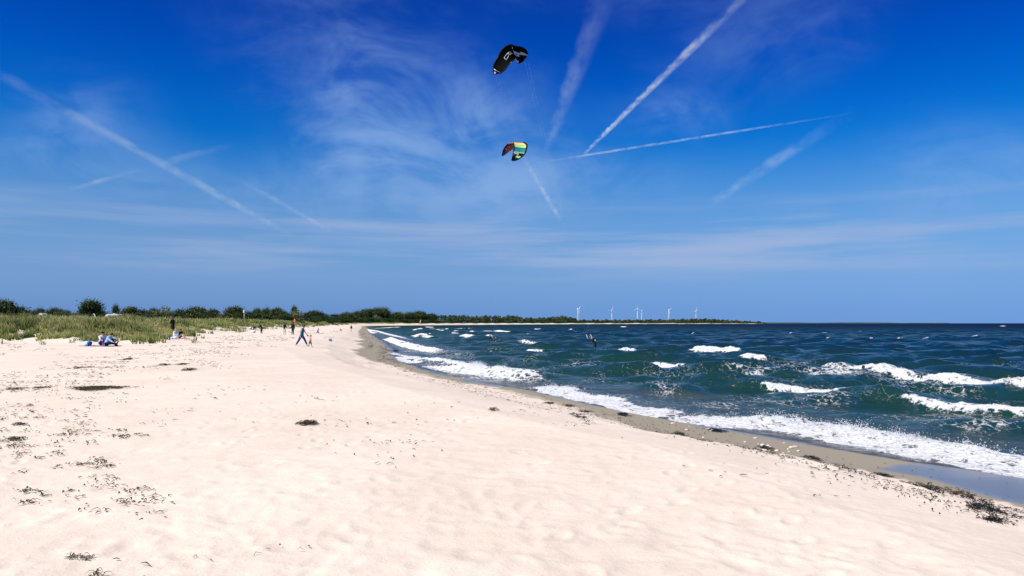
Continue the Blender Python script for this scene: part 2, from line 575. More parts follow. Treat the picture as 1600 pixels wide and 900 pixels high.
# ------------------------------------------------------------------ the sea
# crest lines of the breaking waves: (photograph points on the crest, crest height, foam 0..1, foam width in metres, trailing foam)
BREAK = [
    ([(1120, 596), (1190, 598), (1240, 599), (1310, 606), (1380, 614), (1440, 622)], 0.38, 1.0, 0.5, 0.9, [(0.0, 0), (0.18, 0.2), (0.22, 1), (0.58, 1), (0.66, .12), (1, .1)]),
    ([(1400, 617), (1450, 626), (1500, 634), (1560, 640), (1600, 645), (1750, 660)], 0.33, 1.0, 0.42, 0.9, [(0, 0), (.1, .2), (.18, 1), (1, 1)]),
    ([(1240, 566), (1290, 568), (1340, 573), (1360, 573), (1400, 580), (1500, 592), (1600, 603), (1750, 618)], 0.42, 1.0, 0.8, 1.2, [(0, .4), (.2, .8), (.26, 1), (1, 1)]),
    ([(1078, 543), (1110, 544), (1160, 547)], 0.62, 1.0, 1.0, 0.6, None),
    ([(1163, 555), (1200, 559)], 0.42, 1.0, 0.6, 0.5, None),
    ([(1003, 565), (1035, 566), (1072, 570)], 0.42, 1.0, 0.55, 0.8, None),
    ([(950, 543), (990, 546), (1015, 549)], 0.5, 1.0, 0.6, 0.4, [(0, .8), (.4, 1), (.62, .9), (.7, 0), (1, 0)]),
    ([(812, 534), (852, 536)], 0.35, 0.7, 0.9, 0.4, None),
    ([(825, 547), (850, 548)], 0.4, 0.9, 0.8, 0.4, None),
    ([(724, 524), (750, 525)], 0.5, 1.0, 1.6, 0.4, None),
    ([(705, 520), (718, 520)], 0.5, 1.0, 1.6, 0.4, None),
    ([(680, 515), (708, 514), (740, 514)], 0.5, 1.0, 3.0, 0.5, None),
    ([(650, 523), (672, 525), (692, 525)], 0.55, 1.0, 2.4, 0.5, None),
    ([(712, 514), (742, 513)], 0.5, 1.0, 3.0, 0.4, None),
    ([(748, 517), (772, 517), (800, 518)], 0.5, 1.0, 2.2, 0.4, None),
    ([(648, 515), (662, 514)], 0.5, 1.0, 3.0, 0.4, None),
    ([(670, 513.5), (682, 513.5)], 0.5, 1.0, 3.0, 0.4, None),
    # the surf running up the beach
    ([(573, 513.5), (590, 518), (610, 524), (632, 529), (652, 530), (664, 528)], 0.45, 1.0, 2.6, 1.4, None),
    ([(600, 512.2), (612, 511.8), (624, 511)], 0.45, 1.0, 8.0, 1.0, None),
    ([(605, 527), (624, 533), (644, 539), (680, 546), (712, 551)], 0.40, 1.0, 1.3, 1.0, None),
    ([(612, 547), (652, 558), (688, 563), (720, 570), (740, 573), (770, 576), (800, 579), (820, 582), (858, 588)], 0.48, 1.0, 1.6, 0.8, [(0, .9), (.8, 1), (.93, .8), (1, .3)]),
    ([(815, 603), (832, 601), (860, 602), (900, 611), (950, 620), (1000, 632), (1050, 641), (1100, 647)], 0.26, 1.0, 1.2, 0.9, None),
    ([(1020, 640), (1100, 647), (1150, 651), (1220, 655), (1300, 665), (1400, 683), (1500, 699), (1600, 714), (1800, 750)], 0.30, 1.0, 1.25, 1.2, [(0, .4), (.1, .9), (.25, 1), (1, 1)]),
]

_r = random.Random(21)
for _ in range(26):          # smaller whitecaps far out in the bay
    _x = _r.uniform(640, 900) if _r.random() < .62 else _r.uniform(850, 1600)
    _y = _r.uniform(509.5, 528) if _x < 900 else _r.uniform(508.5, 531)
    _l = _r.uniform(4, 14) * (1 if _x < 900 else .6)
    BREAK.append(([(_x, _y), (_x + _l, _y + _r.uniform(-.3, .7))], 0.42, 1.0, _r.uniform(.6, 1.2) * (1 + max(0, 520 - _y) * .12), 0.4, None))


def line_field(X, Y, P):
    """nearest distance to an open polyline and the fraction along it"""
    seg = np.hypot(*np.diff(P, axis=0).T); cum = np.concatenate([[0], np.cumsum(seg)])
    best = np.full(X.shape, 1e9); tt = np.zeros(X.shape)
    for k, ((ax, ay), (bx, by)) in enumerate(zip(P[:-1], P[1:])):
        dx, dy = bx - ax, by - ay
        t = np.clip(((X - ax) * dx + (Y - ay) * dy) / max(dx * dx + dy * dy, 1e-9), 0, 1)
        d = np.hypot(X - (ax + t * dx), Y - (ay + t * dy))
        m = d < best
        best = np.where(m, d, best); tt = np.where(m, (cum[k] + t * seg[k]) / cum[-1], tt)
    return best, tt


def sea_material():
    m = bpy.data.materials.new('sea_water'); m.use_nodes = True
    w = NT(m.node_tree)
    out = w.n('ShaderNodeOutputMaterial'); b = w.n('ShaderNodeBsdfPrincipled')
    pos = w.n('ShaderNodeNewGeometry').outputs['Position']
    foam, depth = w.attr('foam'), w.attr('depth')
    px, py, pz = w.sep(pos)
    # colour of the water body: sandy over the shallows, bottle green inside the waves, blue-green further out
    c = w.mix(w.mr(depth, 0.03, 0.55), (0.055, 0.07, 0.075), (0.008, 0.035, 0.031))
    c = w.mix(w.mr(depth, 0.8, 3.2), c, (0.003, 0.020, 0.034))
    c = w.mix(w.mr(depth, 3.0, 9.0), c, (0.0008, 0.007, 0.036))
    # lacy foam: the foam amount thresholds a warped cell-and-noise pattern
    sq = w.n('ShaderNodeMapping'); w.put(sq.inputs[0], pos); sq.inputs['Rotation'].default_value = (0, 0, R(20)); sq.inputs['Scale'].default_value = (1.5, 0.75, 1.0)
    wv = w.vm('ADD', sq.outputs[0], w.vm('SCALE', w.noise(pos, 1.3, 3, 0.6, 0, True), 0.9))
    vor = w.n('ShaderNodeTexVoronoi', feature='DISTANCE_TO_EDGE')
    w.put(vor.inputs['Vector'], wv); vor.inputs['Scale'].default_value = 1.9
    vor2 = w.n('ShaderNodeTexVoronoi', feature='DISTANCE_TO_EDGE')
    w.put(vor2.inputs['Vector'], wv); vor2.inputs['Scale'].default_value = 5.5
    lace = w.m('ADD', w.m('MULTIPLY', w.mr(vor.outputs['Distance'], 0.0, 0.28, 1.0, 0.0), 0.45),
               w.m('MULTIPLY', w.mr(vor2.outputs['Distance'], 0.0, 0.25, 1.0, 0.0), 0.25))
    pat = w.m('ADD', lace, w.m('MULTIPLY', w.noise(pos, 4.5, 6, 0.65), 0.62))
    thr = w.m('SUBTRACT', 1.12, w.m('MULTIPLY', foam, 1.12))
    fm = w.mr(pat, thr, w.m('ADD', thr, 0.36))
    fm = w.m('MULTIPLY', fm, w.mr(foam, 0.02, 0.12))
    fcol = w.mix(w.mr(w.noise(pos, 9.0, 4, 0.7), 0.3, 0.7), (0.60, 0.63, 0.65), (0.86, 0.87, 0.87))
    w.link(w.mix(fm, c, fcol), b.inputs['Base Color'])
    dist = w.m('SQRT', w.m('ADD', w.m('MULTIPLY', px, px), w.m('MULTIPLY', py, py)))
    wr = w.mr(dist, 30.0, 900.0, 0.07, 0.22, False)
    w.link(w.m('ADD', wr, w.m('MULTIPLY', fm, 0.75)), b.inputs['Roughness'])
    b.inputs['IOR'].default_value = 1.33
    spc = w.mr(dist, 40.0, 700.0, 0.30, 0.08, False)
    w.link(w.m('MULTIPLY', spc, w.m('SUBTRACT', 1.0, w.m('MULTIPLY', fm, 0.8))), b.inputs['Specular IOR Level'])
    # ripples and chop
    bp = w.n('ShaderNodeBump')
    sv = w.xyz(px, w.m('MULTIPLY', py, 1.0), 0.0)
    rot = w.n('ShaderNodeMapping'); w.put(rot.inputs[0], sv); rot.inputs['Rotation'].default_value = (0, 0, R(-22)); rot.inputs['Scale'].default_value = (0.55, 1.0, 1.0)
    h = w.m('ADD', w.m('MULTIPLY', w.noise(rot.outputs[0], 0.55, 3, 0.6), 1.0), w.m('MULTIPLY', w.noise(rot.outputs[0], 2.6, 5, 0.62), 0.40))
    h = w.m('ADD', h, w.m('MULTIPLY', w.m('MULTIPLY', fm, w.noise(pos, 7.0, 5, 0.7)), 0.35))
    w.link(h, bp.inputs['Height'])
    bp.inputs['Strength'].default_value = 1.0
    bp.inputs['Distance'].default_value = 0.55
    w.link(bp.outputs[0], b.inputs['Normal'])
    # a thin sheet of water at the very edge lets the sand show
    tr = w.n('ShaderNodeBsdfTransparent')
    mx = w.n('ShaderNodeMixShader')
    op = w.m('MAXIMUM', w.mr(depth, -0.015, 0.045, 0.15, 1.0), fm)
    w.link(op, mx.inputs[0]); w.link(tr.outputs[0], mx.inputs[1]); far = w.n('ShaderNodeBsdfDiffuse'); w.link(w.mix(fm, c, fcol), far.inputs['Color'])
    fx = w.n('ShaderNodeMixShader'); w.link(w.mr(dist, 25.0, 500.0, 0.10, 0.86), fx.inputs[0])      # far off, the seen wave faces lean towards the eye and mirror less
    w.link(b.outputs[0], fx.inputs[1]); w.link(far.outputs[0], fx.inputs[2]); w.link(fx.outputs[0], mx.inputs[2])
    w.link(mx.outputs[0], out.inputs[0])
    return m


SPRAY_SRC = []
def build_sea():
    rs = np.concatenate([9.0 * 1.0064 ** np.arange(0, 790), np.geomspace(9.0 * 1.0064 ** 790, 26000, 90)[1:]])
    th = np.concatenate([np.linspace(-13.5, 37, 580), np.linspace(37, 175, 60)[1:]])
    T = np.radians(th)[None, :]; Rr = rs[:, None] * np.ones_like(T)
    X, Y = Rr * np.sin(T), Rr * np.cos(T)
    ds = poly_dist(X, Y, SHORE)          # positive out to sea
    G = ground(X, Y)
    keep = ds > -7.0
    spac = np.maximum(Rr * 0.0064, Rr * np.radians(0.08))
    near = sst(ds, -1.0, 14.0)
    Z = np.zeros_like(X)
    wr_ = np.random.default_rng(3)
    for k in range(34):
        lam = 13.0 * (1.15 / 13.0) ** (k / 33.0) * wr_.uniform(0.9, 1.1)
        a = 0.016 * lam ** 0.86 * wr_.uniform(0.7, 1.2)
        ang = R(wr_.normal(248, 24))      # heading of travel: towards the shore and the viewer
        kx, ky = math.cos(ang) * 2 * math.pi / lam, math.sin(ang) * 2 * math.pi / lam
        fade = sst(lam / spac, 2.2, 5.0)
        M = (fade > 0) & keep
        x, y = X[M], Y[M]
        warp = 0.9 * pnoise(x / (lam * 3.1) + k, y / (lam * 3.1) - k)
        ph = kx * x + ky * y + warp * 2.2 + wr_.uniform(0, 6.28)
        s = np.sin(ph)
        amp = a * (0.65 + 0.9 * np.clip(pnoise(x / (lam * 4) - 3 * k, y / (lam * 4)) + 0.35, 0, 1))
        Z[M] += fade[M] * amp * (1.25 * np.exp(0.9 * (s - 1)) * 2 - 1.22)
    Z *= near * 0.92 + 0.02
    foam = np.zeros_like(X)
    # scattered whitecaps where the chop piles up
    cap = pnoise(X / 9.0 + 40, Y / 4.2) + 0.5 * pnoise(X / 3.1, Y / 1.6 + 8)
    foam = np.maximum(foam, sst(cap, 0.66, 0.86) * sst(Z, 0.02, 0.30) * sst(ds, 25, 60) * 0.85)
    # old foam drifting in streaks inside the surf zone
    st = fbm(X * 0.35 + 3, Y * 0.22, 4)
    foam = np.maximum(foam, (0.16 + 0.34 * st) * sst(ds, -1, 3) * (1 - sst(ds, 10, 26)) * (1 - sst(Y, 60, 160) * 0.6))
    patch = sst(pnoise(X / 16.0 + 7, Y / 16.0), 0.05, 0.45) * (1 - sst(ds, 26, 48))
    foam = np.maximum(foam, (0.22 + 0.34 * st) * patch * sst(ds, 2, 8) * (1 - sst(Y, 60, 140)))
    for px, py, sx, sy, k in ((1300, 586, 110, 10, .50), (1180, 580, 60, 8, .45), (1420, 600, 70, 9, .42), (1530, 668, 90, 16, .40), (1490, 612, 90, 9, .36), (1560, 575, 60, 8, .35), (1230, 570, 60, 6, .36), (1050, 585, 70, 8, .36), (1120, 640, 60, 8, .40), (760, 590, 60, 8, .5), (690, 572, 40, 8, .5), (700, 555, 50, 8, .35)):
        # patches of old foam left behind by the breakers
        c = at_z(px, py, 0.0); ex = at_z(px + sx, py, 0.0); ey = at_z(px, py - sy, 0.0)
        g_ = np.exp(-((X - c.x - (Y - c.y) * (ey.x - c.x) / max(.1, ey.y - c.y)) / (ex.x - c.x)) ** 2 - ((Y - c.y) / (ey.y - c.y)) ** 2)
        foam = np.maximum(foam, g_ * k * (0.95 + 0.8 * fbm(X * 0.5 + 11, Y * 0.9, 3)))
    for pts, hgt, fo, wid, trail, prof in BREAK:
        zc = hgt * 0.75
        P = np.array([(lambda q: (q.x, q.y))(at_z(px, py, zc)) for px, py in pts])
        lo, hi = P.min(0) - 14, P.max(0) + 14
        M = (X > lo[0]) & (X < hi[0]) & (Y > lo[1]) & (Y < hi[1])
        if not M.any():
            continue
        x, y = X[M], Y[M]
        jig = fbm(x * 0.45 + hgt * 31, y * 0.45, 3) * 0.32
        d, t = line_field(x, y, P)
        # which side: shoreward is in front
        e = 0.6
        k = np.clip((t * (len(P) - 1)).astype(int), 0, len(P) - 2)
        seg = P[k + 1] - P[k]
        nx, ny = -seg[:, 1], seg[:, 0]; nl = np.hypot(nx, ny) + 1e-9; nx, ny = nx / nl, ny / nl
        mid = P.mean(0)
        n0 = np.array([-(P[-1] - P[0])[1], (P[-1] - P[0])[0]]); n0 /= np.hypot(*n0)
        dm = poly_dist(np.array([mid[0] + n0[0] * 2, mid[0]]), np.array([mid[1] + n0[1] * 2, mid[1]]), SHORE)
        sgn = 1.0 if dm[0] < dm[1] else -1.0
        near_pt = P[k] + seg * np.clip((((x - P[k][:, 0]) * seg[:, 0] + (y - P[k][:, 1]) * seg[:, 1]) / (nl ** 2)), 0, 1)[:, None]
        s = ((x - near_pt[:, 0]) * nx + (y - near_pt[:, 1]) * ny)
        s = np.sign(s) * d * sgn + jig            # + in front (shoreward)
        if prof is None:
            ek = sst(t, 0.0, 0.12) * (1 - sst(t, 0.88, 1.0)); fk = ek
        else:
            fk = np.interp(t, [p[0] for p in prof], [p[1] for p in prof])
            ek = np.maximum(sst(t, 0.0, 0.12) * (1 - sst(t, 0.92, 1.0)), fk * 0.8)
        ends = np.exp(-np.maximum(0, d - np.abs(s - jig) - 0.05) ** 2)
        wb = np.clip(wid * 0.9 + 1.0, 1.6, 5.0)
        wf = np.clip(wid * 0.35 + 0.35, 0.5, 2.6)
        h = np.where(s < 0, np.exp(-(s / wb) ** 2), np.exp(-(s / wf) ** 2)) * ek * hgt * (1 + 0.18 * fbm(x * 0.8, y * 0.8, 3))
        fz = np.where(s < 0, 1 - sst(-s, wid * 0.08, wid * 0.45), 1 - sst(s, wid * 0.75, wid * 1.25)) * fk
        fz = fz * (0.86 + 0.25 * fbm(x * 1.1, y * 1.1, 3))
        tz = np.where(s < 0, np.exp(-(-s) / (2.2 * trail + 0.3)), np.exp(-s / (wid * 0.8 + .4))) * np.clip(fk + 0.25, 0, 1) * 0.44 * (0.75 + 0.6 * fbm(x * 0.6, y * 0.6, 3)) * np.exp(-np.maximum(0, d - 9) ** 2 / 4)
        Z[M] = np.where(d < 9, Z[M] * (1 - 0.5 * np.exp(-(s / 3) ** 2) * ek), Z[M]) + h
        # churned foam stands up in lumps
        lump = np.maximum(0, fbm(x * 3.4 + 3, y * 3.4, 4, 0.65) + 0.15)
        Z[M] += np.clip(fz, 0, 1) * fo * lump * 0.11 * np.clip(hgt / 0.45, 0.5, 1.3)
        foam[M] = np.maximum(foam[M], np.maximum(fz * fo, tz * fo * ek))
    # the water thins to a film as it runs up the sand
    lvl = 0.020 + 0.05 * fbm(X * 0.30, Y * 0.30, 3)
    shallow = 1 - sst(ds, 0.0, 2.2)
    Z = Z * (1 - shallow * 0.75) + shallow * lvl
    Z = np.maximum(Z, G + 0.05 * sst(ds, 0.0, 1.2) - 0.3 * (1 - sst(ds, -0.8, 0.2)))
    depth = np.where(ds > 1.5, np.maximum(Z - G, 0.05), Z - G)
    # foam hem along the edge of the swash
    hem = np.exp(-((depth - 0.03) / 0.025) ** 2) * (0.16 + 0.4 * fbm(X * 0.8, Y * 0.8, 3)) * (ds < 3.5) * (Y < 130)
    foam = np.clip(np.maximum(foam, hem), 0, 1.05)
    o = grid_mesh('sea', X, Y, Z, sea_material(), keep, {'foam': foam, 'depth': depth})
    tag(o, kind='structure')
    return X, Y, Z, foam, ds


SEA = build_sea()
# ------------------------------------------------------------------ dune grass
def leaf_material(name, dark, light, trans=0.35, rough=0.6):
    m = bpy.data.materials.new(name); m.use_nodes = True
    w = NT(m.node_tree)
    out = w.n('ShaderNodeOutputMaterial'); b = w.n('ShaderNodeBsdfPrincipled')
    tone = w.attr('tone')
    c = w.mix(tone, dark, light)
    w.link(c, b.inputs['Base Color'])
    b.inputs['Roughness'].default_value = rough
    b.inputs['Specular IOR Level'].default_value = 0.15
    t = w.n('ShaderNodeBsdfTranslucent'); w.link(c, t.inputs['Color'])
    mx = w.n('ShaderNodeMixShader'); mx.inputs[0].default_value = trans
    w.link(b.outputs[0], mx.inputs[1]); w.link(t.outputs[0], mx.inputs[2])
    w.link(mx.outputs[0], out.inputs[0])
    return m


def raw_mesh(name, co, tris, quads, mat_, tone=None):
    me = bpy.data.meshes.new(name)
    nl = tris.size + quads.size
    me.vertices.add(len(co)); me.vertices.foreach_set('co', co.astype(np.float32).ravel())
    me.loops.add(nl)
    me.loops.foreach_set('vertex_index', np.concatenate([tris.ravel(), quads.ravel()]).astype(np.int32))
    me.polygons.add(len(tris) + len(quads))
    me.polygons.foreach_set('loop_start', np.concatenate([np.arange(len(tris)) * 3, tris.size + np.arange(len(quads)) * 4]).astype(np.int32))
    me.update(calc_edges=True)
    if tone is not None:
        a = me.attributes.new('tone', 'FLOAT', 'POINT')
        a.data.foreach_set('value', tone.astype(np.float32))
    me.materials.append(mat_)
    me.validate()
    return me


def build_grass():
    m = bpy.data.materials.new('marram_grass'); m.use_nodes = True
    w = NT(m.node_tree)
    out = w.n('ShaderNodeOutputMaterial'); b = w.n('ShaderNodeBsdfPrincipled')
    hgt, hue = w.attr('along'), w.attr('tone')
    green = w.mix(hue, (0.040, 0.090, 0.016), (0.190, 0.235, 0.055))
    straw = w.mix(hue, (0.34, 0.34, 0.12), (0.70, 0.61, 0.29))
    c = w.mix(w.mr(hgt, 0.28, 0.92), green, straw)
    w.link(c, b.inputs['Base Color'])
    b.inputs['Roughness'].default_value = 0.6; b.inputs['Specular IOR Level'].default_value = 0.12
    t = w.n('ShaderNodeBsdfTranslucent'); w.link(c, t.inputs['Color'])
    mx = w.n('ShaderNodeMixShader'); mx.inputs[0].default_value = 0.3
    w.link(b.outputs[0], mx.inputs[1]); w.link(t.outputs[0], mx.inputs[2]); w.link(mx.outputs[0], out.inputs[0])
    def tufts(n, d0, d1, azl, azr, gap):
        az = rng.uniform(azl, azr, n)
        D = d0 * (d1 / d0) ** rng.random(n)
        X, Y = D * np.tan(np.radians(az)), D
        z, ds, dd = ground(X, Y, True)
        patch = fbm(X * 0.28 + 3, Y * 0.28, 3)
        ok = (dd > 0.9 - 2.5 * patch + rng.normal(0, 1.3, n)) & (dd < 60) & (patch > gap - sst(dd, 0, 9) * 0.35)
        pxl = 800 + FPX * X / Y
        ok &= ~((np.abs(pxl - 281) < 17) & (Y < 76)) & ~((np.abs(pxl - 158) < 24) & (Y < 62))      # nothing grows where the sitting people are
        return X[ok], Y[ok], z[ok], dd[ok], patch[ok]
    sets = [tufts(15000, 58, 118, -40, -19, -0.10), tufts(9000, 100, 330, -34, -14, -0.10), tufts(9000, 300, 1300, -17, -8, -0.2)]
    co, al, tn, tri, quad = [], [], [], [], []
    base = 0
    for si, (X, Y, z, dd, pt) in enumerate(sets):
        nb = (13, 9, 8)[si]
        n = len(X) * nb
        k = np.repeat(np.arange(len(X)), nb)
        D = np.hypot(X, Y)[k]
        wdt = np.maximum(0.014, D * 0.00030) * rng.uniform(0.6, 1.3, n)
        tall = (0.45 + 0.45 * sst(dd[k], 0, 7)) * rng.uniform(0.55, 1.25, n) * np.clip(1 + 0.9 * pt[k], .5, 1.6)
        an = rng.uniform(0, 2 * np.pi, n); rad = np.sqrt(rng.random(n)) * (0.22 if si == 0 else 0.5)
        bx, by = X[k] + np.cos(an) * rad, Y[k] + np.sin(an) * rad
        lean = rng.normal(0, 0.30, n) - 0.14; leany = rng.normal(0, 0.30, n)
        side = rng.uniform(-0.8, 0.8, n); cx, cy = np.cos(side), np.sin(side)
        bz = z[k] - 0.04
        p = np.zeros((n, 5, 3))
        for j, (f, ww) in enumerate(((0, 1), (0, 1), (.55, .8), (.55, .8), (1, 0))):
            sg = (-1, 1, -1, 1, 0)[j]
            p[:, j, 0] = bx + lean * tall * f ** 1.7 + sg * ww * wdt * cx
            p[:, j, 1] = by + leany * tall * f ** 1.7 + sg * ww * wdt * cy
            p[:, j, 2] = bz + tall * f * (1 - 0.22 * f * (lean ** 2 + leany ** 2))
        co.append(p.reshape(-1, 3))
        al.append(np.tile([0, 0, .55, .55, 1.0], n) * np.repeat(rng.uniform(0.45, 1.1, n), 5))
        tn.append(np.repeat(np.clip(0.5 + 1.9 * fbm(X * 0.22 - 7, Y * 0.22, 2)[k] + rng.normal(0, 0.22, n), 0, 1), 5))
        i = base + np.arange(n) * 5
        quad.append(np.stack([i, i + 1, i + 3, i + 2], -1)); tri.append(np.stack([i + 2, i + 3, i + 4], -1))
        base += n * 5
    me = raw_mesh('dune_grass', np.concatenate(co), np.concatenate(tri), np.concatenate(quad), m, np.concatenate(tn))
    a = me.attributes.new('along', 'FLOAT', 'POINT')
    a.data.foreach_set('value', np.concatenate(al).astype(np.float32))
    o = bpy.data.objects.new('dune_grass', me); COL.objects.link(o)
    tag(o, 'tall green and straw-coloured grass covering the dunes on the left', 'grass', kind='stuff')


build_grass()

# ------------------------------------------------------------------ trees
LEAF = {'dark': leaf_material('dark_leaves', (0.010, 0.024, 0.007), (0.115, 0.150, 0.045), 0.2),
        'mid': leaf_material('green_leaves', (0.022, 0.050, 0.014), (0.075, 0.120, 0.035), 0.25),
        'pale': leaf_material('pale_leaves', (0.07, 0.09, 0.035), (0.34, 0.35, 0.20), 0.25)}
BARK = mat('bark', (0.06, 0.045, 0.035), 0.9, 0.1, 0.3, 6.0, 0.4, 20)


def crown_mesh(name, shape, key, clumps, per, leaf, seed):
    """leaf faces gathered in clumps through the crown's volume; unit height, unit width"""
    r = np.random.default_rng(seed)
    pts, tone = [], []
    cs = []
    while len(cs) < clumps:
        q = r.normal(size=3); q /= np.linalg.norm(q)
        rad = 0.35 + 0.65 * r.random() ** 0.5
        az = math.atan2(q[1], q[0])
        lob = 1 + 0.16 * math.sin(3 * az + seed) + 0.10 * math.sin(5 * az + 2 * seed + 3 * q[2])
        if shape == 'round':
            c = np.array([q[0] * 0.45 * lob, q[1] * 0.45 * lob, 0.58 + q[2] * 0.38 * (1 + 0.1 * math.sin(4 * az + seed))]) * 1.0
            c[:2] *= rad; c[2] = 0.58 + (c[2] - 0.58) * rad
        elif shape == 'bush':
            c = np.array([q[0] * 0.47 * lob * rad, q[1] * 0.47 * lob * rad, 0.06 + abs(q[2]) * 0.84 * rad * (1 + 0.14 * math.sin(4 * az + seed))])
        else:
            h = r.random() ** 0.9
            wv = (1 - h) ** 0.95 * (0.70 + 0.30 * math.sin(h * 27 + az))
            c = np.array([math.cos(az) * 0.45 * wv * rad, math.sin(az) * 0.45 * wv * rad, 0.12 + 0.84 * h])
        cs.append(c)
    for c in cs:
        s = (0.085 if shape != 'spire' else 0.05) * r.uniform(0.7, 1.4)
        t0 = np.clip(0.32 + 0.32 * r.normal(), 0, 1)
        off = r.normal(size=(per, 3)) * s
        nrm = r.normal(size=(per, 3)) + np.array([0, 0, 0.9]) + off / s * 0.6; nrm /= np.linalg.norm(nrm, axis=1)[:, None]
        a = np.cross(nrm, r.normal(size=(per, 3))); a /= np.linalg.norm(a, axis=1)[:, None]; b = np.cross(nrm, a)
        l = (leaf * r.uniform(0.6, 1.4, per))[:, None]
        p = c + off
        p[:, 2] = np.maximum(p[:, 2], 0.02)
        pts.append(np.stack([p - a * l - b * l * .6, p + a * l - b * l * .6, p + a * l * .8 + b * l * .6, p - a * l * .8 + b * l * .6], 1).reshape(-1, 3))
        tone.append(np.repeat(np.clip(t0 + r.normal(size=per) * 0.2, 0, 1), 4))
    co = np.concatenate(pts); n = len(co) // 4; tone = np.concatenate(tone)
    return raw_mesh(name, co, np.zeros((0, 3), int), np.arange(n * 4).reshape(-1, 4), LEAF[key], np.array(tone))


def trunk_mesh(shape, seed):
    r = random.Random(seed)
    b = MB()
    top = 0.62 if shape != 'spire' else 0.95
    lean = r.uniform(-.03, .03)
    b.tube([(0, 0, -0.04), (lean * .4, 0, top * .35), (lean, 0.01, top * .7), (lean * 1.3, 0, top)], [0.045, 0.034, 0.024, 0.010], 7)
    if shape != 'spire':
        for k in range(5):
            a = k * 1.26 + r.random(); z0 = 0.18 + 0.07 * k if shape == 'round' else 0.08 + .06 * k
            b.tube([(lean * .5, 0, z0), (math.cos(a) * .14, math.sin(a) * .14, z0 + .14), (math.cos(a) * .27, math.sin(a) * .27, z0 + .22)], [0.020, 0.014, 0.006], 5)
    me = bpy.data.meshes.new('trunk')
    me.from_pydata(b.v, [], b.f); me.materials.append(BARK); me.update()
    return me


PROTO = {}
for i, (k, shape, key, cl, per, leaf) in enumerate((('roundA', 'round', 'dark', 190, 34, .024), ('roundB', 'round', 'dark', 210, 30, .024), ('roundC', 'round', 'mid', 180, 32, .024),
                                                    ('bushA', 'bush', 'dark', 180, 32, .026), ('bushB', 'bush', 'mid', 180, 32, .026), ('bushC', 'bush', 'dark', 150, 36, .028),
                                                    ('pale', 'bush', 'pale', 150, 26, .026), ('spire', 'spire', 'dark', 170, 16, .022))):
    PROTO[k] = (crown_mesh('crown', shape, key, cl, per, leaf, i + 11), trunk_mesh(shape, i))

TREES = []
def tree(px, top, wpx, kind, D, name, label, group=None, cat='tree'):
    p = at(px, top, D)
    base = gz(p.x, p.y)
    H = p.z - base
    t = thing(name, (p.x, p.y, base - 0.05), label, cat, group, rz=random.uniform(0, 6.28))
    W = wpx * D / FPX
    t.scale = (W, W, H * 1.02)
    for me, nm in zip(PROTO[kind], ('crown', 'trunk')):
        o = bpy.data.objects.new(nm, me); COL.objects.link(o); o.parent = t
    return t


ORD = 'first second third fourth fifth sixth seventh eighth ninth tenth eleventh twelfth thirteenth fourteenth fifteenth sixteenth seventeenth eighteenth nineteenth twentieth twenty-first twenty-second twenty-third twenty-fourth'.split()
G1, G2 = 'trees and bushes behind the dunes', 'low shrubs along the foot of the wood'
def bush(px, top, w, kind, D, label, g=G1):
    return tree(px, top, w, kind, D, 'bush', label, g, 'bush')
tree(142, 470, 34, 'roundA', 290, 'broadleaf_tree', 'tall round dark tree rising alone above the dune grass, left of the low white caravan', G1)
tree(2, 469, 44, 'roundB', 280, 'broadleaf_tree', 'tall dark tree cut by the left edge of the picture', G1)
tree(18, 472, 20, 'spire', 275, 'conifer_tree', 'pointed tree beside the tall trees at the left edge', G1)
tree(181, 477, 11, 'roundA', 330, 'broadleaf_tree', 'thin dark tree standing just above the low white caravan', G1)
tree(460, 479, 10, 'roundA', 420, 'broadleaf_tree', 'thin dark tree poking up behind the walking woman and child', G1)
tree(63, 482.5, 18, 'roundC', 320, 'broadleaf_tree', 'small paler round tree above the white caravan nearest the left edge', G1)
tree(87, 481.5, 28, 'roundB', 310, 'broadleaf_tree', 'dark round tree between the left caravan and the tall lone tree', G1)
tree(207, 480, 34, 'roundB', 310, 'broadleaf_tree', 'dark spreading tree right of the thin dark tree by the low caravan', G1)
tree(240, 482.5, 20, 'roundA', 330, 'broadleaf_tree', 'small round tree left of the pale flowering bush', G1)
tree(258, 479.5, 32, 'pale', 320, 'flowering_bush', 'pale flowering bush above the dark figure on the dune', G1, 'bush')
tree(308, 480, 36, 'roundB', 320, 'broadleaf_tree', 'domed dark tree right of the figure on the dune', G1)
tree(333, 484, 22, 'roundA', 330, 'broadleaf_tree', 'low dark tree left of the gap in the tree line', G1)
tree(367, 480, 32, 'roundA', 310, 'broadleaf_tree', 'dark domed tree beside the thin white pole', G1)
tree(402, 482.5, 15, 'roundA', 400, 'broadleaf_tree', 'left one of two small round trees right of the white pole', G1)
tree(416, 482.5, 16, 'roundC', 400, 'broadleaf_tree', 'right one of two small round trees right of the white pole', G1)
tree(433, 481, 22, 'roundB', 390, 'broadleaf_tree', 'peaked dark tree above the two standing people', G1)
tree(491, 486, 26, 'roundA', 600, 'broadleaf_tree', 'dark domed tree above the child in blue', G1)
tree(540, 488.5, 26, 'roundB', 880, 'broadleaf_tree', 'first dark round tree left of the high dome of trees', G1)
tree(557, 487.5, 20, 'roundA', 980, 'broadleaf_tree', 'dark tree touching the left side of the high dome of trees', G1)
tree(572, 484, 26, 'roundA', 1120, 'broadleaf_tree', 'left tree of the high dome of trees at the bend of the beach', G1)
tree(587, 481.5, 28, 'roundB', 1120, 'broadleaf_tree', 'tallest tree of the high dome of trees at the bend of the beach', G1)
tree(600, 481.5, 20, 'roundA', 1140, 'broadleaf_tree', 'right tree of the high dome of trees at the bend of the beach', G1)
tree(620, 488, 26, 'roundB', 1230, 'broadleaf_tree', 'dark round tree just right of the high dome of trees', G1)
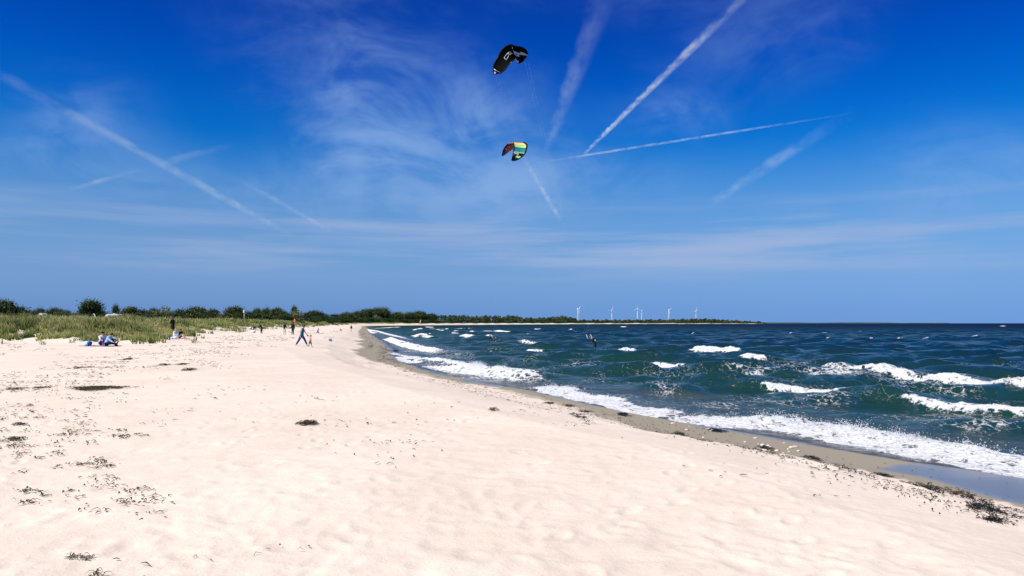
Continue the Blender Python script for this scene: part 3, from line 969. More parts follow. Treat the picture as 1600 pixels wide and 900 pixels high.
tree(640, 488.5, 18, 'roundA', 1260, 'broadleaf_tree', 'small dark tree left of the tree above the red and white sail', G1)
tree(656, 486.5, 26, 'roundB', 1280, 'broadleaf_tree', 'domed tree directly above the red and white sail', G1)
tree(674, 490.5, 20, 'roundA', 1320, 'broadleaf_tree', 'low dark tree right of the red and white sail', G1)
for px, top, w, kd, D, lb in (
        (34, 480, 32, 'bushA', 285, 'dark bush sloping down from the tall trees at the left edge'),
        (52, 484, 30, 'bushC', 290, 'dark low bush left of the caravan nearest the left edge'),
        (102, 485, 26, 'bushA', 300, 'dark bush halfway between the left caravan and the tall lone tree'),
        (118, 487, 22, 'bushC', 300, 'small dark bush at the left foot of the tall lone tree'),
        (162, 486.5, 22, 'bushA', 300, 'small dark bush at the right foot of the tall lone tree'),
        (193, 484, 24, 'bushC', 300, 'dark bush behind the right end of the low caravan'),
        (226, 484.5, 26, 'bushA', 300, 'dark bush right of the spreading tree past the low caravan'),
        (278, 484, 32, 'bushA', 300, 'dark bush right behind the figure on the dune'),
        (293, 483.5, 26, 'bushC', 300, 'dark bush between the pale bush and the domed tree'),
        (325, 483.5, 24, 'bushC', 300, 'dark bush at the right foot of the domed tree'),
        (347, 490, 26, 'pale', 290, 'low pale bush in the gap of the tree line'),
        (388, 487.5, 18, 'bushA', 330, 'small dark bush right of the white pole'),
        (446, 486.5, 20, 'bushA', 380, 'dark bush left of the thin tree behind the walking woman'),
        (464, 485, 28, 'pale', 400, 'pale flowering bush below the thin tree behind the walking woman'),
        (478, 488.5, 22, 'bushB', 410, 'green bush right of the thin tree behind the walking woman'),
        (506, 489.5, 22, 'bushA', 640, 'dark bush right above the child in blue'),
        (522, 490, 20, 'bushC', 740, 'dark bush at the notch in the middle of the tree line'),
        (588, 493, 18, 'pale', 1080, 'pale bush in front of the high dome of trees')):
    bush(px, top, w, kd, D, lb)
for i, px in enumerate(range(-6, 430, 19)):
    bush(px + random.uniform(-3, 3), 489.5 + random.uniform(-1.5, 1.5), 30, ('bushA', 'bushC', 'bushB')[i % 3], 262 + (px > 300) * 30, 'low dark hedge bush above the dune grass, %s from the left edge of the picture' % ORD[i], 'hedge of low dark bushes')
for i, (px, top, w, D) in enumerate(((442, 492, 50, 330), (470, 493, 60, 410), (500, 494, 56, 540), (530, 494.5, 46, 720), (555, 495, 40, 920), (580, 496.5, 40, 1060), (604, 497.5, 36, 1100), (628, 498.5, 36, 1160), (652, 499, 34, 1210), (676, 499.5, 32, 1270))):
    bush(px, top, w, 'bushB', D, 'green shrub at the foot of the dark wood, %s of the row from the left' % ORD[i], G2)


def far_wood():
    prof = [(684, 493), (700, 493.5), (718, 492.5), (740, 495), (760, 493.5), (785, 495), (800, 493), (820, 497), (840, 497), (862, 496), (872, 494.5), (884, 494), (892, 496.5), (905, 500.5), (950, 500.5),
            (1000, 500.3), (1050, 500), (1085, 499), (1110, 499), (1140, 501), (1165, 502.5), (1192, 504)]
    r = np.random.default_rng(5)
    pts, tone = [], []
    for _ in range(2000):
        px = 684 + (1192 - 684) * r.random()
        D = np.interp(px, [684, 800, 900, 1000, 1192], [1340, 1950, 2600, 3040, 3540]) * r.uniform(0.99, 1.03) + 60
        top = np.interp(px, [p[0] for p in prof], [p[1] for p in prof]) + 0.9 * math.sin(px * .9) + 0.7 * math.sin(px * .37) - 0.3 + abs(r.normal()) * 0.6
        q = at(px, top, D)
        g = 2.5
        H = max(q.z - g, 2.0)
        t0 = r.random()
        for _k in range(15):
            f = r.random()
            c = np.array([q.x + r.normal() * D * .0016 * (1.25 - f), q.y + r.normal() * 8, g + H * f])
            a = np.array([1, r.normal() * .6, r.normal() * .5]); a /= np.linalg.norm(a)
            b = np.cross(a, r.normal(size=3)); b /= np.linalg.norm(b)
            l = D / FPX * r.uniform(0.5, 1.1)
            pts += [c - a * l - b * l * .6, c + a * l - b * l * .6, c + a * l * .7 + b * l * .6, c - a * l * .7 + b * l * .6]
            tone += [np.clip(t0 * .6 + r.normal() * .15, 0, 1)] * 4
    me = raw_mesh('distant_wood', np.array(pts), np.zeros((0, 3), int), np.arange(len(pts)).reshape(-1, 4), LEAF['dark'], np.array(tone))
    o = bpy.data.objects.new('distant_wood', me); COL.objects.link(o)
    tag(o, 'dark band of woodland along the far side of the bay', 'wood', kind='stuff')


far_wood()


def far_coast():
    b = MB()
    xs = np.linspace(1150, 1480, 60)
    f = [at(px, 503.9 + 0.35 * math.sin(px * .05) + max(0, (px - 1380) / 130.0), 9500) for px in xs]
    v = []
    for p in f:
        v += [(p.x, p.y - 150, -3), (p.x, p.y, p.z), (p.x, p.y + 500, p.z), (p.x, p.y + 700, -3)]
    fc = []
    for i in range(len(xs) - 1):
        for k in range(3):
            fc.append((i * 4 + k, (i + 1) * 4 + k, (i + 1) * 4 + k + 1, i * 4 + k + 1))
    b.add(v, fc)
    o = b.build('hills', mat('far_hills', (0.06, 0.085, 0.06), 0.9, 0.05, 0.3, 0.004))
    tag(o, kind='structure')


far_coast()
# ------------------------------------------------------------------ wind turbines
WHITE = mat('white_paint', (0.68, 0.69, 0.70), 0.45, 0.4, 0.05, 2.0)
def turbine_meshes():
    b = MB(); b.tube([(0, 0, 0.5), (0, 0, 30), (0, 0, 62)], [2.0, 1.6, 1.1], 14)
    n = MB(); n.tube([(-3.4, 0, 63), (0, 0, 63.2), (4.4, 0, 63)], [1.5, 1.9, 1.3], 10)
    h = MB(); h.ball((-5.0, 0, 63), (1.6, 1.5, 1.5))
    bl = MB()
    bl.tube([(0, 0, 0.6), (0, 0.5, 4.5), (0, 0.25, 14), (0, 0, 20)], [0.75, 1.25, 0.8, 0.25], 8, 0.35)
    return [x.build(nm, WHITE) for x, nm in ((b, 'tower'), (n, 'nacelle'), (h, 'hub'), (bl, 'blade'))]
_T = turbine_meshes()
TM = {o.name: o.data for o in _T}
for o in _T:
    bpy.data.objects.remove(o)
for px, ytop, phase, yaw, lb in ((903, 482.5, 55, 150, 'white wind turbine furthest left, above the end of the wooded rise'),
                                 (956, 484.5, 20, 95, 'white wind turbine second from the left, standing alone'),
                                 (996, 482, 5, 80, 'taller left turbine of the close pair in the middle'),
                                 (1002.5, 485.5, 40, 85, 'shorter right turbine of the close pair in the middle'),
                                 (1045, 484, 62, 120, 'white wind turbine second from the right, blades spread'),
                                 (1087.5, 485.5, 12, 95, 'white wind turbine furthest right above the spit')):
    D = 3500.0
    base = 2.0
    q = at(px, ytop, D)
    s = (q.z - base) / 63.0
    t = thing('wind_turbine', (q.x, q.y, base), lb, 'wind turbine', 'wind turbines across the bay', rz=R(yaw))
    t.scale = (s, s, s)
    for nm in ('tower', 'nacelle', 'hub'):
        o = bpy.data.objects.new(nm, TM[nm]); COL.objects.link(o); o.parent = t
    for k in range(3):
        o = bpy.data.objects.new('blade', TM['blade']); COL.objects.link(o); o.parent = t
        o.location = (-5.0, 0, 63); o.rotation_euler = (R(phase + 120 * k), 0, 0)

# ------------------------------------------------------------------ contrails: thin clouds of ice, real volumes high in the air
def contrail_mat(dens, L, w0, w1, k):
    m = bpy.data.materials.new('contrail_vapour'); m.use_nodes = True
    w = NT(m.node_tree)
    out = w.n('ShaderNodeOutputMaterial')
    oc = w.n('ShaderNodeTexCoord').outputs['Object']
    x, y, z = w.sep(oc)
    f = w.m('DIVIDE', x, L)
    wd = w.m('ADD', w0, w.m('MULTIPLY', f, w1 - w0))
    mid = (w0 + w1) / 2
    nz = w.noise(w.xyz(w.m('MULTIPLY', x, .35 / mid), w.m('DIVIDE', y, mid), w.m('ADD', w.m('DIVIDE', z, mid), float(k))), 0.9, 2, 0.6)
    big = w.noise(w.xyz(w.m('MULTIPLY', x, .09 / mid), float(k) * 3.1, 0.0), 1.0, 1, 0.5)
    yy = w.m('ADD', y, w.m('MULTIPLY', w.m('SUBTRACT', nz, 0.5), mid * 1.1))
    r2 = w.m('ADD', w.m('POWER', w.m('DIVIDE', yy, wd), 2.0), w.m('POWER', w.m('DIVIDE', z, w.m('MULTIPLY', wd, 0.55)), 2.0))
    fall = w.m('POWER', w.m('MAXIMUM', w.m('SUBTRACT', 1.0, r2), 0.0), 1.6)
    ends = w.m('MULTIPLY', w.mr(f, 0.0, 0.34), w.mr(f, 0.62, 1.0, 1.0, 0.0))
    d = w.m('MULTIPLY', w.m('MULTIPLY', fall, ends), w.m('MULTIPLY', w.mr(nz, 0.30, 0.68, 0.25, 1.5), w.mr(big, 0.3, 0.7, 0.55, 1.35)))
    v = w.n('ShaderNodeVolumeScatter')
    v.inputs['Color'].default_value = (0.74, 0.88, 1.0, 1)
    w.link(w.m('MULTIPLY', w.m('MULTIPLY', d, dens * mid), w.m('DIVIDE', 1.0, wd)), v.inputs['Density'])
    v.inputs['Anisotropy'].default_value = -0.25
    w.link(v.outputs[0], out.inputs['Volume'])
    m.cycles.volume_step_rate = 0.14
    return m
ALT = 4000.0
def contrail(pts, tau, label, seed):
    """pts: (px, py, width px), first and last count; a straight trail lying level at the height aircraft fly"""
    P = []
    for px, py, wd in (pts[0], pts[-1]):
        d = ray(px, py); t = ALT / d[2]
        P.append((Vector(d * t), wd * t / FPX))
    (A, w0), (B, w1) = P
    L = (B - A).length
    X_ = (B - A).normalized()
    # drawn-out widths follow the trail's real spreading with age
    cosv = abs(X_.dot(((A + B) / 2).normalized()))
    sn = max(0.25, math.sqrt(1 - cosv * cosv))
    w0, w1 = w0 * 1.25, w1 * 1.25
    Z_ = Vector((0, 0, 1)); Y_ = Z_.cross(X_)
    n, ns = 12, 12
    verts, faces = [], []
    for i in range(n + 1):
        f = i / n; ww = (w0 + (w1 - w0) * f) * 1.7
        for k in range(ns):
            a = 2 * math.pi * k / ns
            verts.append((L * f, math.cos(a) * ww, math.sin(a) * ww * .6))
    for i in range(n):
        for k in range(ns):
            faces.append((i * ns + k, i * ns + (k + 1) % ns, (i + 1) * ns + (k + 1) % ns, (i + 1) * ns + k))
    faces.append(tuple(range(ns - 1, -1, -1))); faces.append(tuple(n * ns + k for k in range(ns)))
    o = mesh_obj('contrail', verts, faces, contrail_mat(tau / ((w0 + w1) / 2), L, w0, w1, seed))
    M = Matrix((X_, Y_, Z_)).transposed().to_4x4(); M.translation = A + Vector((0, 0, CAM_Z))
    o.matrix_world = M
    tag(o, label, 'contrail', 'vapour trails across the sky')
contrail([(900, 253, 3), (1240, -80, 13)], 0.42, 'brightest straight vapour trail slanting up to the top edge right of the black kite', 1)
contrail([(830, 256, 4), (1350, 174, 3)], 0.36, 'thin long vapour trail running right, nearly level, from beside the coloured kite', 2)
contrail([(850, 246, 7), (985, -110, 28)], 0.075, 'broad faded vapour trail rising steeply just right of the black kite', 3)
contrail([(-520, -169, 22), (470, 376, 7)], 0.085, 'long faded vapour trail slanting down from the left edge', 4)
contrail([(1105, 322, 10), (1350, 162, 18)], 0.085, 'short ragged vapour trail below the right end of the long level one', 5)
contrail([(806, 226, 5), (880, 352, 4)], 0.085, 'short faint vapour trail dropping below the coloured kite', 6)
contrail([(360, 273, 7), (520, 363, 5)], 0.065, 'faint short vapour trail slanting down left of the cloud in the middle', 7)
contrail([(230, 260, 12), (380, 222, 9)], 0.08, 'short brush-like vapour wisp above the long faded trail on the left', 8)
contrail([(96, 300, 7), (230, 262, 6)], 0.08, 'short thin vapour wisp below the long faded trail on the left', 9)

# ------------------------------------------------------------------ kites
def catmull(P, n):
    P = np.asarray(P, float)
    t = np.linspace(0, len(P) - 1, n)
    out = []
    for s in t:
        i = min(int(s), len(P) - 2); f = s - i
        p0, p1, p2, p3 = P[max(i - 1, 0)], P[i], P[i + 1], P[min(i + 2, len(P) - 1)]
        out.append(0.5 * ((2 * p1) + (-p0 + p2) * f + (2 * p0 - 5 * p1 + 4 * p2 - p3) * f * f + (-p0 + 3 * p1 - 3 * p2 + p3) * f ** 3))
    return np.array(out)


class Wing:
    """an inflatable kite wing lofted between its leading and trailing edges"""
    def __init__(self, LE, TE, n=56, m=12, billow=0.10, face=-1):
        self.le, self.te = catmull(LE, n), catmull(TE, n)
        self.n, self.m, self.bil, self.face = n, m, billow, face
    def p(self, s, c):
        """s 0..1 along the span, c 0..1 from leading to trailing edge"""
        i = s * (self.n - 1); k = min(max(int(i), 0), self.n - 2); f = i - k
        a = self.le[k] * (1 - f) + self.le[k + 1] * f
        b = self.te[k] * (1 - f) + self.te[k + 1] * f
        ch = b - a
        ds = self.le[k + 1] - self.le[k]
        nrm = np.cross(ch, ds); l = np.linalg.norm(nrm)
        nrm = nrm / l if l > 1e-9 else np.array([0, 1, 0.])
        if nrm[1] * self.face < 0:
            nrm = -nrm
        return Vector(a + ch * c - nrm * np.linalg.norm(ch) * self.bil * math.sin(math.pi * min(1, c * 1.0)) * (1 - 0.3 * c)), Vector(nrm)
    def panel(self, name, mat_, parent, s0, s1, c0=0.0, c1=1.0, off=0.0, ns=None, nc=6, thick=0.012):
        ns = ns or max(2, int((s1 - s0) * self.n))
        b = MB(); v = []
        for sd in (off + thick / 2, off - thick / 2):
            for i in range(ns + 1):
                for j in range(nc + 1):
                    q, nm = self.p(s0 + (s1 - s0) * i / ns, c0 + (c1 - c0) * j / nc)
                    v.append(q + nm * sd)
        K = (ns + 1) * (nc + 1); f = []
        for i in range(ns):
            for j in range(nc):
                a = i * (nc + 1) + j
                q = (a, a + 1, a + nc + 2, a + nc + 1)
                f.append(q); f.append(tuple(K + x for x in q[::-1]))
        ring = [i * (nc + 1) for i in range(ns + 1)] + [ns * (nc + 1) + j for j in range(1, nc + 1)] + [i * (nc + 1) + nc for i in range(ns - 1, -1, -1)] + [j for j in range(nc - 1, 0, -1)]
        for x, y in zip(ring, ring[1:] + ring[:1]):
            f.append((x, K + x, K + y, y))
        b.add(v, f)
        return b.build(name, mat_, parent)
    def stroke(self, b, pts, w, off):
        """a flat painted stroke in span/chord coordinates"""
        for (s0, c0), (s1, c1) in zip(pts[:-1], pts[1:]):
            A, na = self.p(s0, c0); B, nb = self.p(s1, c1)
            A = A + na * off; B = B + nb * off
            t = (B - A).normalized(); sd = t.cross(na).normalized() * w / 2
            A = A - t * w * .45; B = B + t * w * .45
            e = na * 0.004
            b.add([A - sd, A + sd, B + sd, B - sd, A - sd + e, A + sd + e, B + sd + e, B - sd + e], [(0, 1, 2, 3), (7, 6, 5, 4), (0, 4, 5, 1), (1, 5, 6, 2), (2, 6, 7, 3), (3, 7, 4, 0)])


def kite_frame(zoom_x, zoom_y, scale, cx, cy, D):
    """turns points read off an enlarged crop into metres about the kite's middle"""
    o = at(cx, cy, D)
    k = D / FPX
    def f(P, depth):
        return np.array([((zoom_x + x / scale - cx) * k, dy, -(zoom_y + y / scale - cy) * k) for (x, y), dy in zip(P, depth)])
    return o, f


BLACKC = mat('black_ripstop', (0.003, 0.004, 0.003), 0.6, 0.08, 0.2, 3.0)
WHITEC = mat('white_ripstop', (0.80, 0.80, 0.80), 0.5, 0.3, trans=0.25)
GREYC = mat('grey_trim', (0.30, 0.36, 0.34), 0.5, 0.3)
LINE = mat('kite_line', (0.40, 0.46, 0.55), 0.6, 0.2)

# the black kite
D1 = 80.0
o1, fr = kite_frame(765, 62, 900 / 70.0, 798, 97, D1)
LEL = [(100, 815), (83, 740), (84, 640), (95, 560), (135, 475), (178, 395), (200, 315), (250, 225), (320, 150), (400, 108), (455, 108)]
TEL = [(125, 822), (215, 795), (270, 750), (318, 690), (355, 630), (390, 560), (420, 505), (450, 460), (478, 420), (500, 380), (520, 345)]
LER = [(455, 108), (520, 112), (590, 100), (660, 98), (720, 108), (765, 138), (785, 185)]
TER = [(520, 345), (530, 385), (545, 415), (575, 432), (625, 420), (690, 375), (765, 275)]
k1 = thing('kite', o1, 'black power kite with white tips, the higher of the two kites', 'kite', 'kites flying over the bay')
WL = Wing(fr(LEL, np.linspace(-2.0, 0, 11) * np.linspace(1, .3, 11)), fr(TEL, np.linspace(-1.9, .6, 11)), 48, billow=0.07)
WR = Wing(fr(LER, np.linspace(0, 1.6, 7)), fr(TER, np.linspace(.6, 0.9, 7)), 40, billow=0.06)
for s0, s1 in ((0.0, .145), (.15, .36), (.365, .62), (.625, 1.0)):
    WL.panel('canopy_panel', BLACKC, k1, s0, s1)
WR.panel('canopy_panel', BLACKC, k1, 0.0, .45)
WR.panel('canopy_panel', BLACKC, k1, .455, 1.0)
def edge_tube(W, name, m, parent, r0, r1, s0=0.0, s1=1.0, c=0.0, off=-0.05, n=26, nr=10):
    b = MB()
    pts = [W.p(s0 + (s1 - s0) * i / n, c) for i in range(n + 1)]
    b.tube([q + nm * off for q, nm in pts], [r0 + (r1 - r0) * i / n for i in range(n + 1)], nr)
    return b.build(name, m, parent)
edge_tube(WL, 'leading_edge', BLACKC, k1, 0.06, 0.13)
edge_tube(WR, 'leading_edge', BLACKC, k1, 0.13, 0.07)
for W, ss in ((WL, (.148, .362, .622)), (WR, (.02, .452))):
    for s in ss:
        b = MB()
        pts = [W.p(s, c / 8.0) for c in range(9)]
        b.tube([q - nm * 0.05 for q, nm in pts], [0.055 - .003 * c for c in range(9)], 8)
        b.build('strut', BLACKC, k1)
# white markings
b = MB()
WL.stroke(b, [(.148, .10), (.148, .42)], 0.10, 0.025); b.build('stripe', WHITEC, k1)
b = MB(); WL.stroke(b, [(.148, .42), (.148, .92)], 0.035, 0.025); b.build('stripe', GREYC, k1)
WL.panel('tip_patch', WHITEC, k1, 0.004, .075, 0.0, .42, 0.02)
b = MB(); WL.stroke(b, [(.083, .22), (.083, .34)], 0.10, 0.025); b.build('badge', GREYC, k1)
b = MB(); WL.stroke(b, [(.62, .985), (.95, .985)], 0.055, 0.02); b.build('trailing_trim', GREYC, k1)
# lettering along the span: a long open bracket, then a closed block letter with a tail
b = MB()
WL.stroke(b, [(.76, .52), (.78, .38), (.62, .40), (.60, .60), (.62, .60)], 0.055, 0.03)
WL.stroke(b, [(.62, .60), (.76, .56)], 0.055, 0.03)
b.build('lettering', WHITEC, k1)
b = MB()
WL.stroke(b, [(.80, .38), (.87, .38), (.87, .54), (.80, .54), (.80, .38)], 0.055, 0.03)
WL.stroke(b, [(.87, .54), (.93, .60)], 0.055, 0.03)
b.build('lettering', WHITEC, k1)
WL.panel('nose_patch', WHITEC, k1, .965, 1.0, 0.0, .26, 0.022)
WR.panel('white_band', WHITEC, k1, .03, .46, .34, .60, 0.03)
WR.panel('white_band', WHITEC, k1, .46, .90, .26, .42, 0.03)
WR.panel('tip_patch', WHITEC, k1, .90, .985, .20, .55, 0.035)
WR.panel('tail_patch', WHITEC, k1, .06, .50, .84, .985, 0.03)
b = MB(); WR.stroke(b, [(.18, .44), (.26, .38), (.34, .48), (.26, .54), (.18, .44)], 0.05, 0.06); b.build('badge', GREYC, k1)

# the coloured kite
D2 = 112.0
o2, fr = kite_frame(778, 212, 900 / 52.0, 804, 238, D2)
RED = mat('red_ripstop', (0.36, 0.025, 0.025), 0.5, 0.3, trans=0.2)
DKRED = mat('shaded_red_ripstop', (0.045, 0.008, 0.006), 0.6, 0.1, 0.3, 3.0)  # red canopy of the left wing, its shade put into the colour
YEL = mat('yellow_ripstop', (0.85, 0.80, 0.28), 0.5, 0.3, trans=0.30)
LIME = mat('lime_ripstop', (0.58, 0.86, 0.32), 0.5, 0.3, trans=0.30)
TEAL = mat('teal_ripstop', (0.02, 0.30, 0.30), 0.5, 0.3, 0.25, 2.5, trans=0.25)
NAVY = mat('navy_ripstop', (0.004, 0.007, 0.014), 0.6, 0.1)
k2 = thing('kite', o2, 'red, yellow and teal power kite, the lower of the two kites', 'kite', 'kites flying over the bay')
LE2 = [(700, 150), (765, 205), (785, 270), (772, 345), (755, 430), (735, 500), (685, 580), (610, 655), (520, 722), (440, 760), (385, 778)]
TE2 = [(398, 168), (405, 220), (418, 275), (424, 330), (420, 400), (416, 470), (408, 530), (398, 600), (385, 670), (372, 730), (362, 770)]
WB = Wing(fr(LE2, np.linspace(0.9, -2.4, 11)), fr(TE2, np.linspace(-.3, -2.5, 11)), 60, billow=0.05)
LE3 = [(720, 152), (560, 138), (420, 134), (310, 138), (240, 168), (170, 240), (128, 325), (104, 435)]
TE3 = [(402, 200), (408, 240), (412, 280), (408, 305), (335, 342), (240, 398), (175, 436), (118, 448)]
WA = Wing(fr(LE3, np.linspace(1.0, 2.8, 8)), fr(TE3, np.linspace(0.2, 2.6, 8)), 48, billow=0.05)
WB.panel('canopy_panel', YEL, k2, 0.0, .145)
WB.panel('canopy_panel', LIME, k2, .15, .285)
WB.panel('canopy_panel', TEAL, k2, .29, .485)
WB.panel('canopy_panel', LIME, k2, .49, .525)
WB.panel('canopy_panel', NAVY, k2, .53, .645)
WB.panel('canopy_panel', LIME, k2, .65, .735)
WB.panel('canopy_panel', NAVY, k2, .74, 1.0)
WA.panel('canopy_panel', DKRED, k2, 0.0, .46, 0.0, .16)
WA.panel('canopy_panel', DKRED, k2, 0.0, .46, .165, 1.0)
WA.panel('canopy_panel', DKRED, k2, .465, .70)
WA.panel('canopy_panel', NAVY, k2, .705, 1.0)
edge_tube(WB, 'leading_edge', NAVY, k2, 0.15, 0.07, 0, 1, 0.0, 0.03)
edge_tube(WA, 'leading_edge', RED, k2, 0.13, 0.12, 0, .46, 0.0, 0.0)
edge_tube(WA, 'leading_edge', NAVY, k2, 0.12, 0.07, .46, 1, 0.0, 0.0)
edge_tube(WB, 'trailing_trim', NAVY, k2, 0.05, 0.05, .1, 1, 0.99, 0.03)
b = MB(); WA.stroke(b, [(.52, .35), (.52, .75)], 0.06, 0.02); b.build('stripe', RED, k2)
b = MB(); WA.stroke(b, [(.68, .25), (.68, .60)], 0.10, 0.02); b.build('stripe', RED, k2)
for s in (.148, .288, .488, .738):
    b = MB(); pts = [WB.p(s, c / 8.0) for c in range(9)]
    b.tube([q - nm * 0.06 for q, nm in pts], [0.07 - .004 * c for c in range(9)], 8); b.build('strut', NAVY, k2)
for s in (.46, .70):
    b = MB(); pts = [WA.p(s, c / 8.0) for c in range(9)]
    b.tube([q - nm * 0.06 for q, nm in pts], [0.07 - .004 * c for c in range(9)], 8); b.build('strut', NAVY, k2)
# "Rally" in white, reading from the trailing edge to the leading edge; two dark slashes through the lime panel
GLY = {'R': [[(0, 1), (0, 0)], [(0, 0), (.8, .05), (.8, .45), (0, .5)], [(.35, .5), (.9, 1)]],
       'a': [[(.1, .4), (.8, .4), (.8, 1), (.1, 1), (.1, .7), (.8, .7)]],
       'l': [[(.3, 0), (.3, 1)]],
       'y': [[(.1, .4), (.45, .95)], [(.85, .4), (.25, 1.3)]]}
x0 = 0.90
for ch, wd in (('R', .13), ('a', .12), ('l', .06), ('l', .06), ('y', .12)):
    b = MB()
    for st in GLY[ch]:
        WB.stroke(b, [(.553 + .062 * yy, x0 - xx * wd * .85) for xx, yy in st], 0.085, 0.04)
    b.build('lettering', WHITEC, k2)
    x0 -= wd
for c in (.80, .66):
    b = MB(); WB.stroke(b, [(.732, c + .05), (.652, c - .05)], 0.12, 0.03); b.build('slash', NAVY, k2)
b = MB(); WB.stroke(b, [(.80, .35), (.79, .25)], 0.07, 0.03); b.build('badge', TEAL, k2)


def lines_to(kite, tips, bar_pts):
    for tp, bp in zip(tips, bar_pts):
        a = tp; c = Vector(bp) - kite.location
        mid = (a + c) / 2 + Vector((0, 0, -0.5))
        b = MB()
        P = [a * (1 - t) ** 2 + mid * 2 * t * (1 - t) + c * t * t for t in np.linspace(0, 1, 12)]
        b.tube(P, 0.0022, 5)
        b.build('flying_line', LINE, kite)


bar1 = at(922, 530, 80.0)
bar2 = at(772, 529, 116.0)
lines_to(k1, [WL.p(0.03, .3)[0], WL.p(.05, .9)[0], WR.p(.6, .2)[0], WR.p(.97, .6)[0]],
         [bar1 + Vector((-.22, 0, .03)), bar1 + Vector((-.08, 0, .02)), bar1 + Vector((.06, 0, 0)), bar1 + Vector((.2, 0, -.03))])
lines_to(k2, [WB.p(.97, .3)[0], WB.p(.8, .9)[0], WA.p(.97, .4)[0], WA.p(.8, .9)[0]],
         [bar2 + Vector((.22, 0, .03)), bar2 + Vector((.08, 0, .02)), bar2 + Vector((-.06, 0, 0)), bar2 + Vector((-.2, 0, -.03))])
RUBBER = mat('dark_rubber', (0.02, 0.02, 0.022), 0.6, 0.3)
PALEF = mat('pale_foam', (0.62, 0.62, 0.52), 0.7, 0.2)
for bar, lb, fl in ((bar1, 'kite control bar with two pale floats held up by the rider standing in the water', True), (bar2, 'kite control bar in the hands of the rider sitting in the water', False)):
    t = thing('control_bar', bar, lb, 'control bar', 'kite control bars')
    b = MB(); b.tube([(-.25, 0, .03), (0, 0, 0), (.25, 0, -.03)], 0.022, 8); b.build('grip', RUBBER, t)
    b = MB(); b.tube([(0, 0, 0), (-.03, 0, .35)], 0.010, 6); b.build('depower_line', LINE, t)
    for sx in (-1, 1):
        b = MB()
        if fl:
            b.tube([(.22 * sx, 0, .0), (.22 * sx - .06, 0, .22), (.22 * sx - .16, 0, .48)], [.028, .05, .03], 8)
        else:
            b.tube([(.24 * sx, 0, .0), (.24 * sx - .02, 0, .16)], [.028, .03], 8)
        b.build('float', PALEF, t)
# ------------------------------------------------------------------ people
SKIN = mat('skin', (0.50, 0.30, 0.21), 0.55, 0.35, 0.08, 12)
PALESKIN = mat('pale_skin', (0.62, 0.42, 0.33), 0.55, 0.35, 0.08, 12)
DARKHAIR = mat('dark_hair', (0.012, 0.009, 0.008), 0.5, 0.4, 0.3, 40)
FAIRHAIR = mat('fair_hair', (0.42, 0.30, 0.20), 0.5, 0.4, 0.2, 40)
EYE = mat('eye_dark', (0.01, 0.01, 0.01), 0.2, 0.5)
LIP = mat('lip', (0.35, 0.13, 0.11), 0.5, 0.3)
def cloth(name, c):
    return mat('cloth_' + name, c, 0.85, 0.1, 0.18, 9, 0.25, 60)


def remeshed(b, voxel):
    me = bpy.data.meshes.new('tmp'); me.from_pydata(b.v, [], b.f); me.update()
    o = bpy.data.objects.new('tmp', me); COL.objects.link(o)
    m = o.modifiers.new('r', 'REMESH'); m.mode = 'VOXEL'; m.voxel_size = voxel; m.use_smooth_shade = True
    s = o.modifiers.new('s', 'SMOOTH'); s.factor = 0.5; s.iterations = 3
    dg = bpy.context.evaluated_depsgraph_get()
    new = bpy.data.meshes.new_from_object(o.evaluated_get(dg))
    bpy.data.objects.remove(o); bpy.data.meshes.remove(me)
    new.materials.clear()
    return new


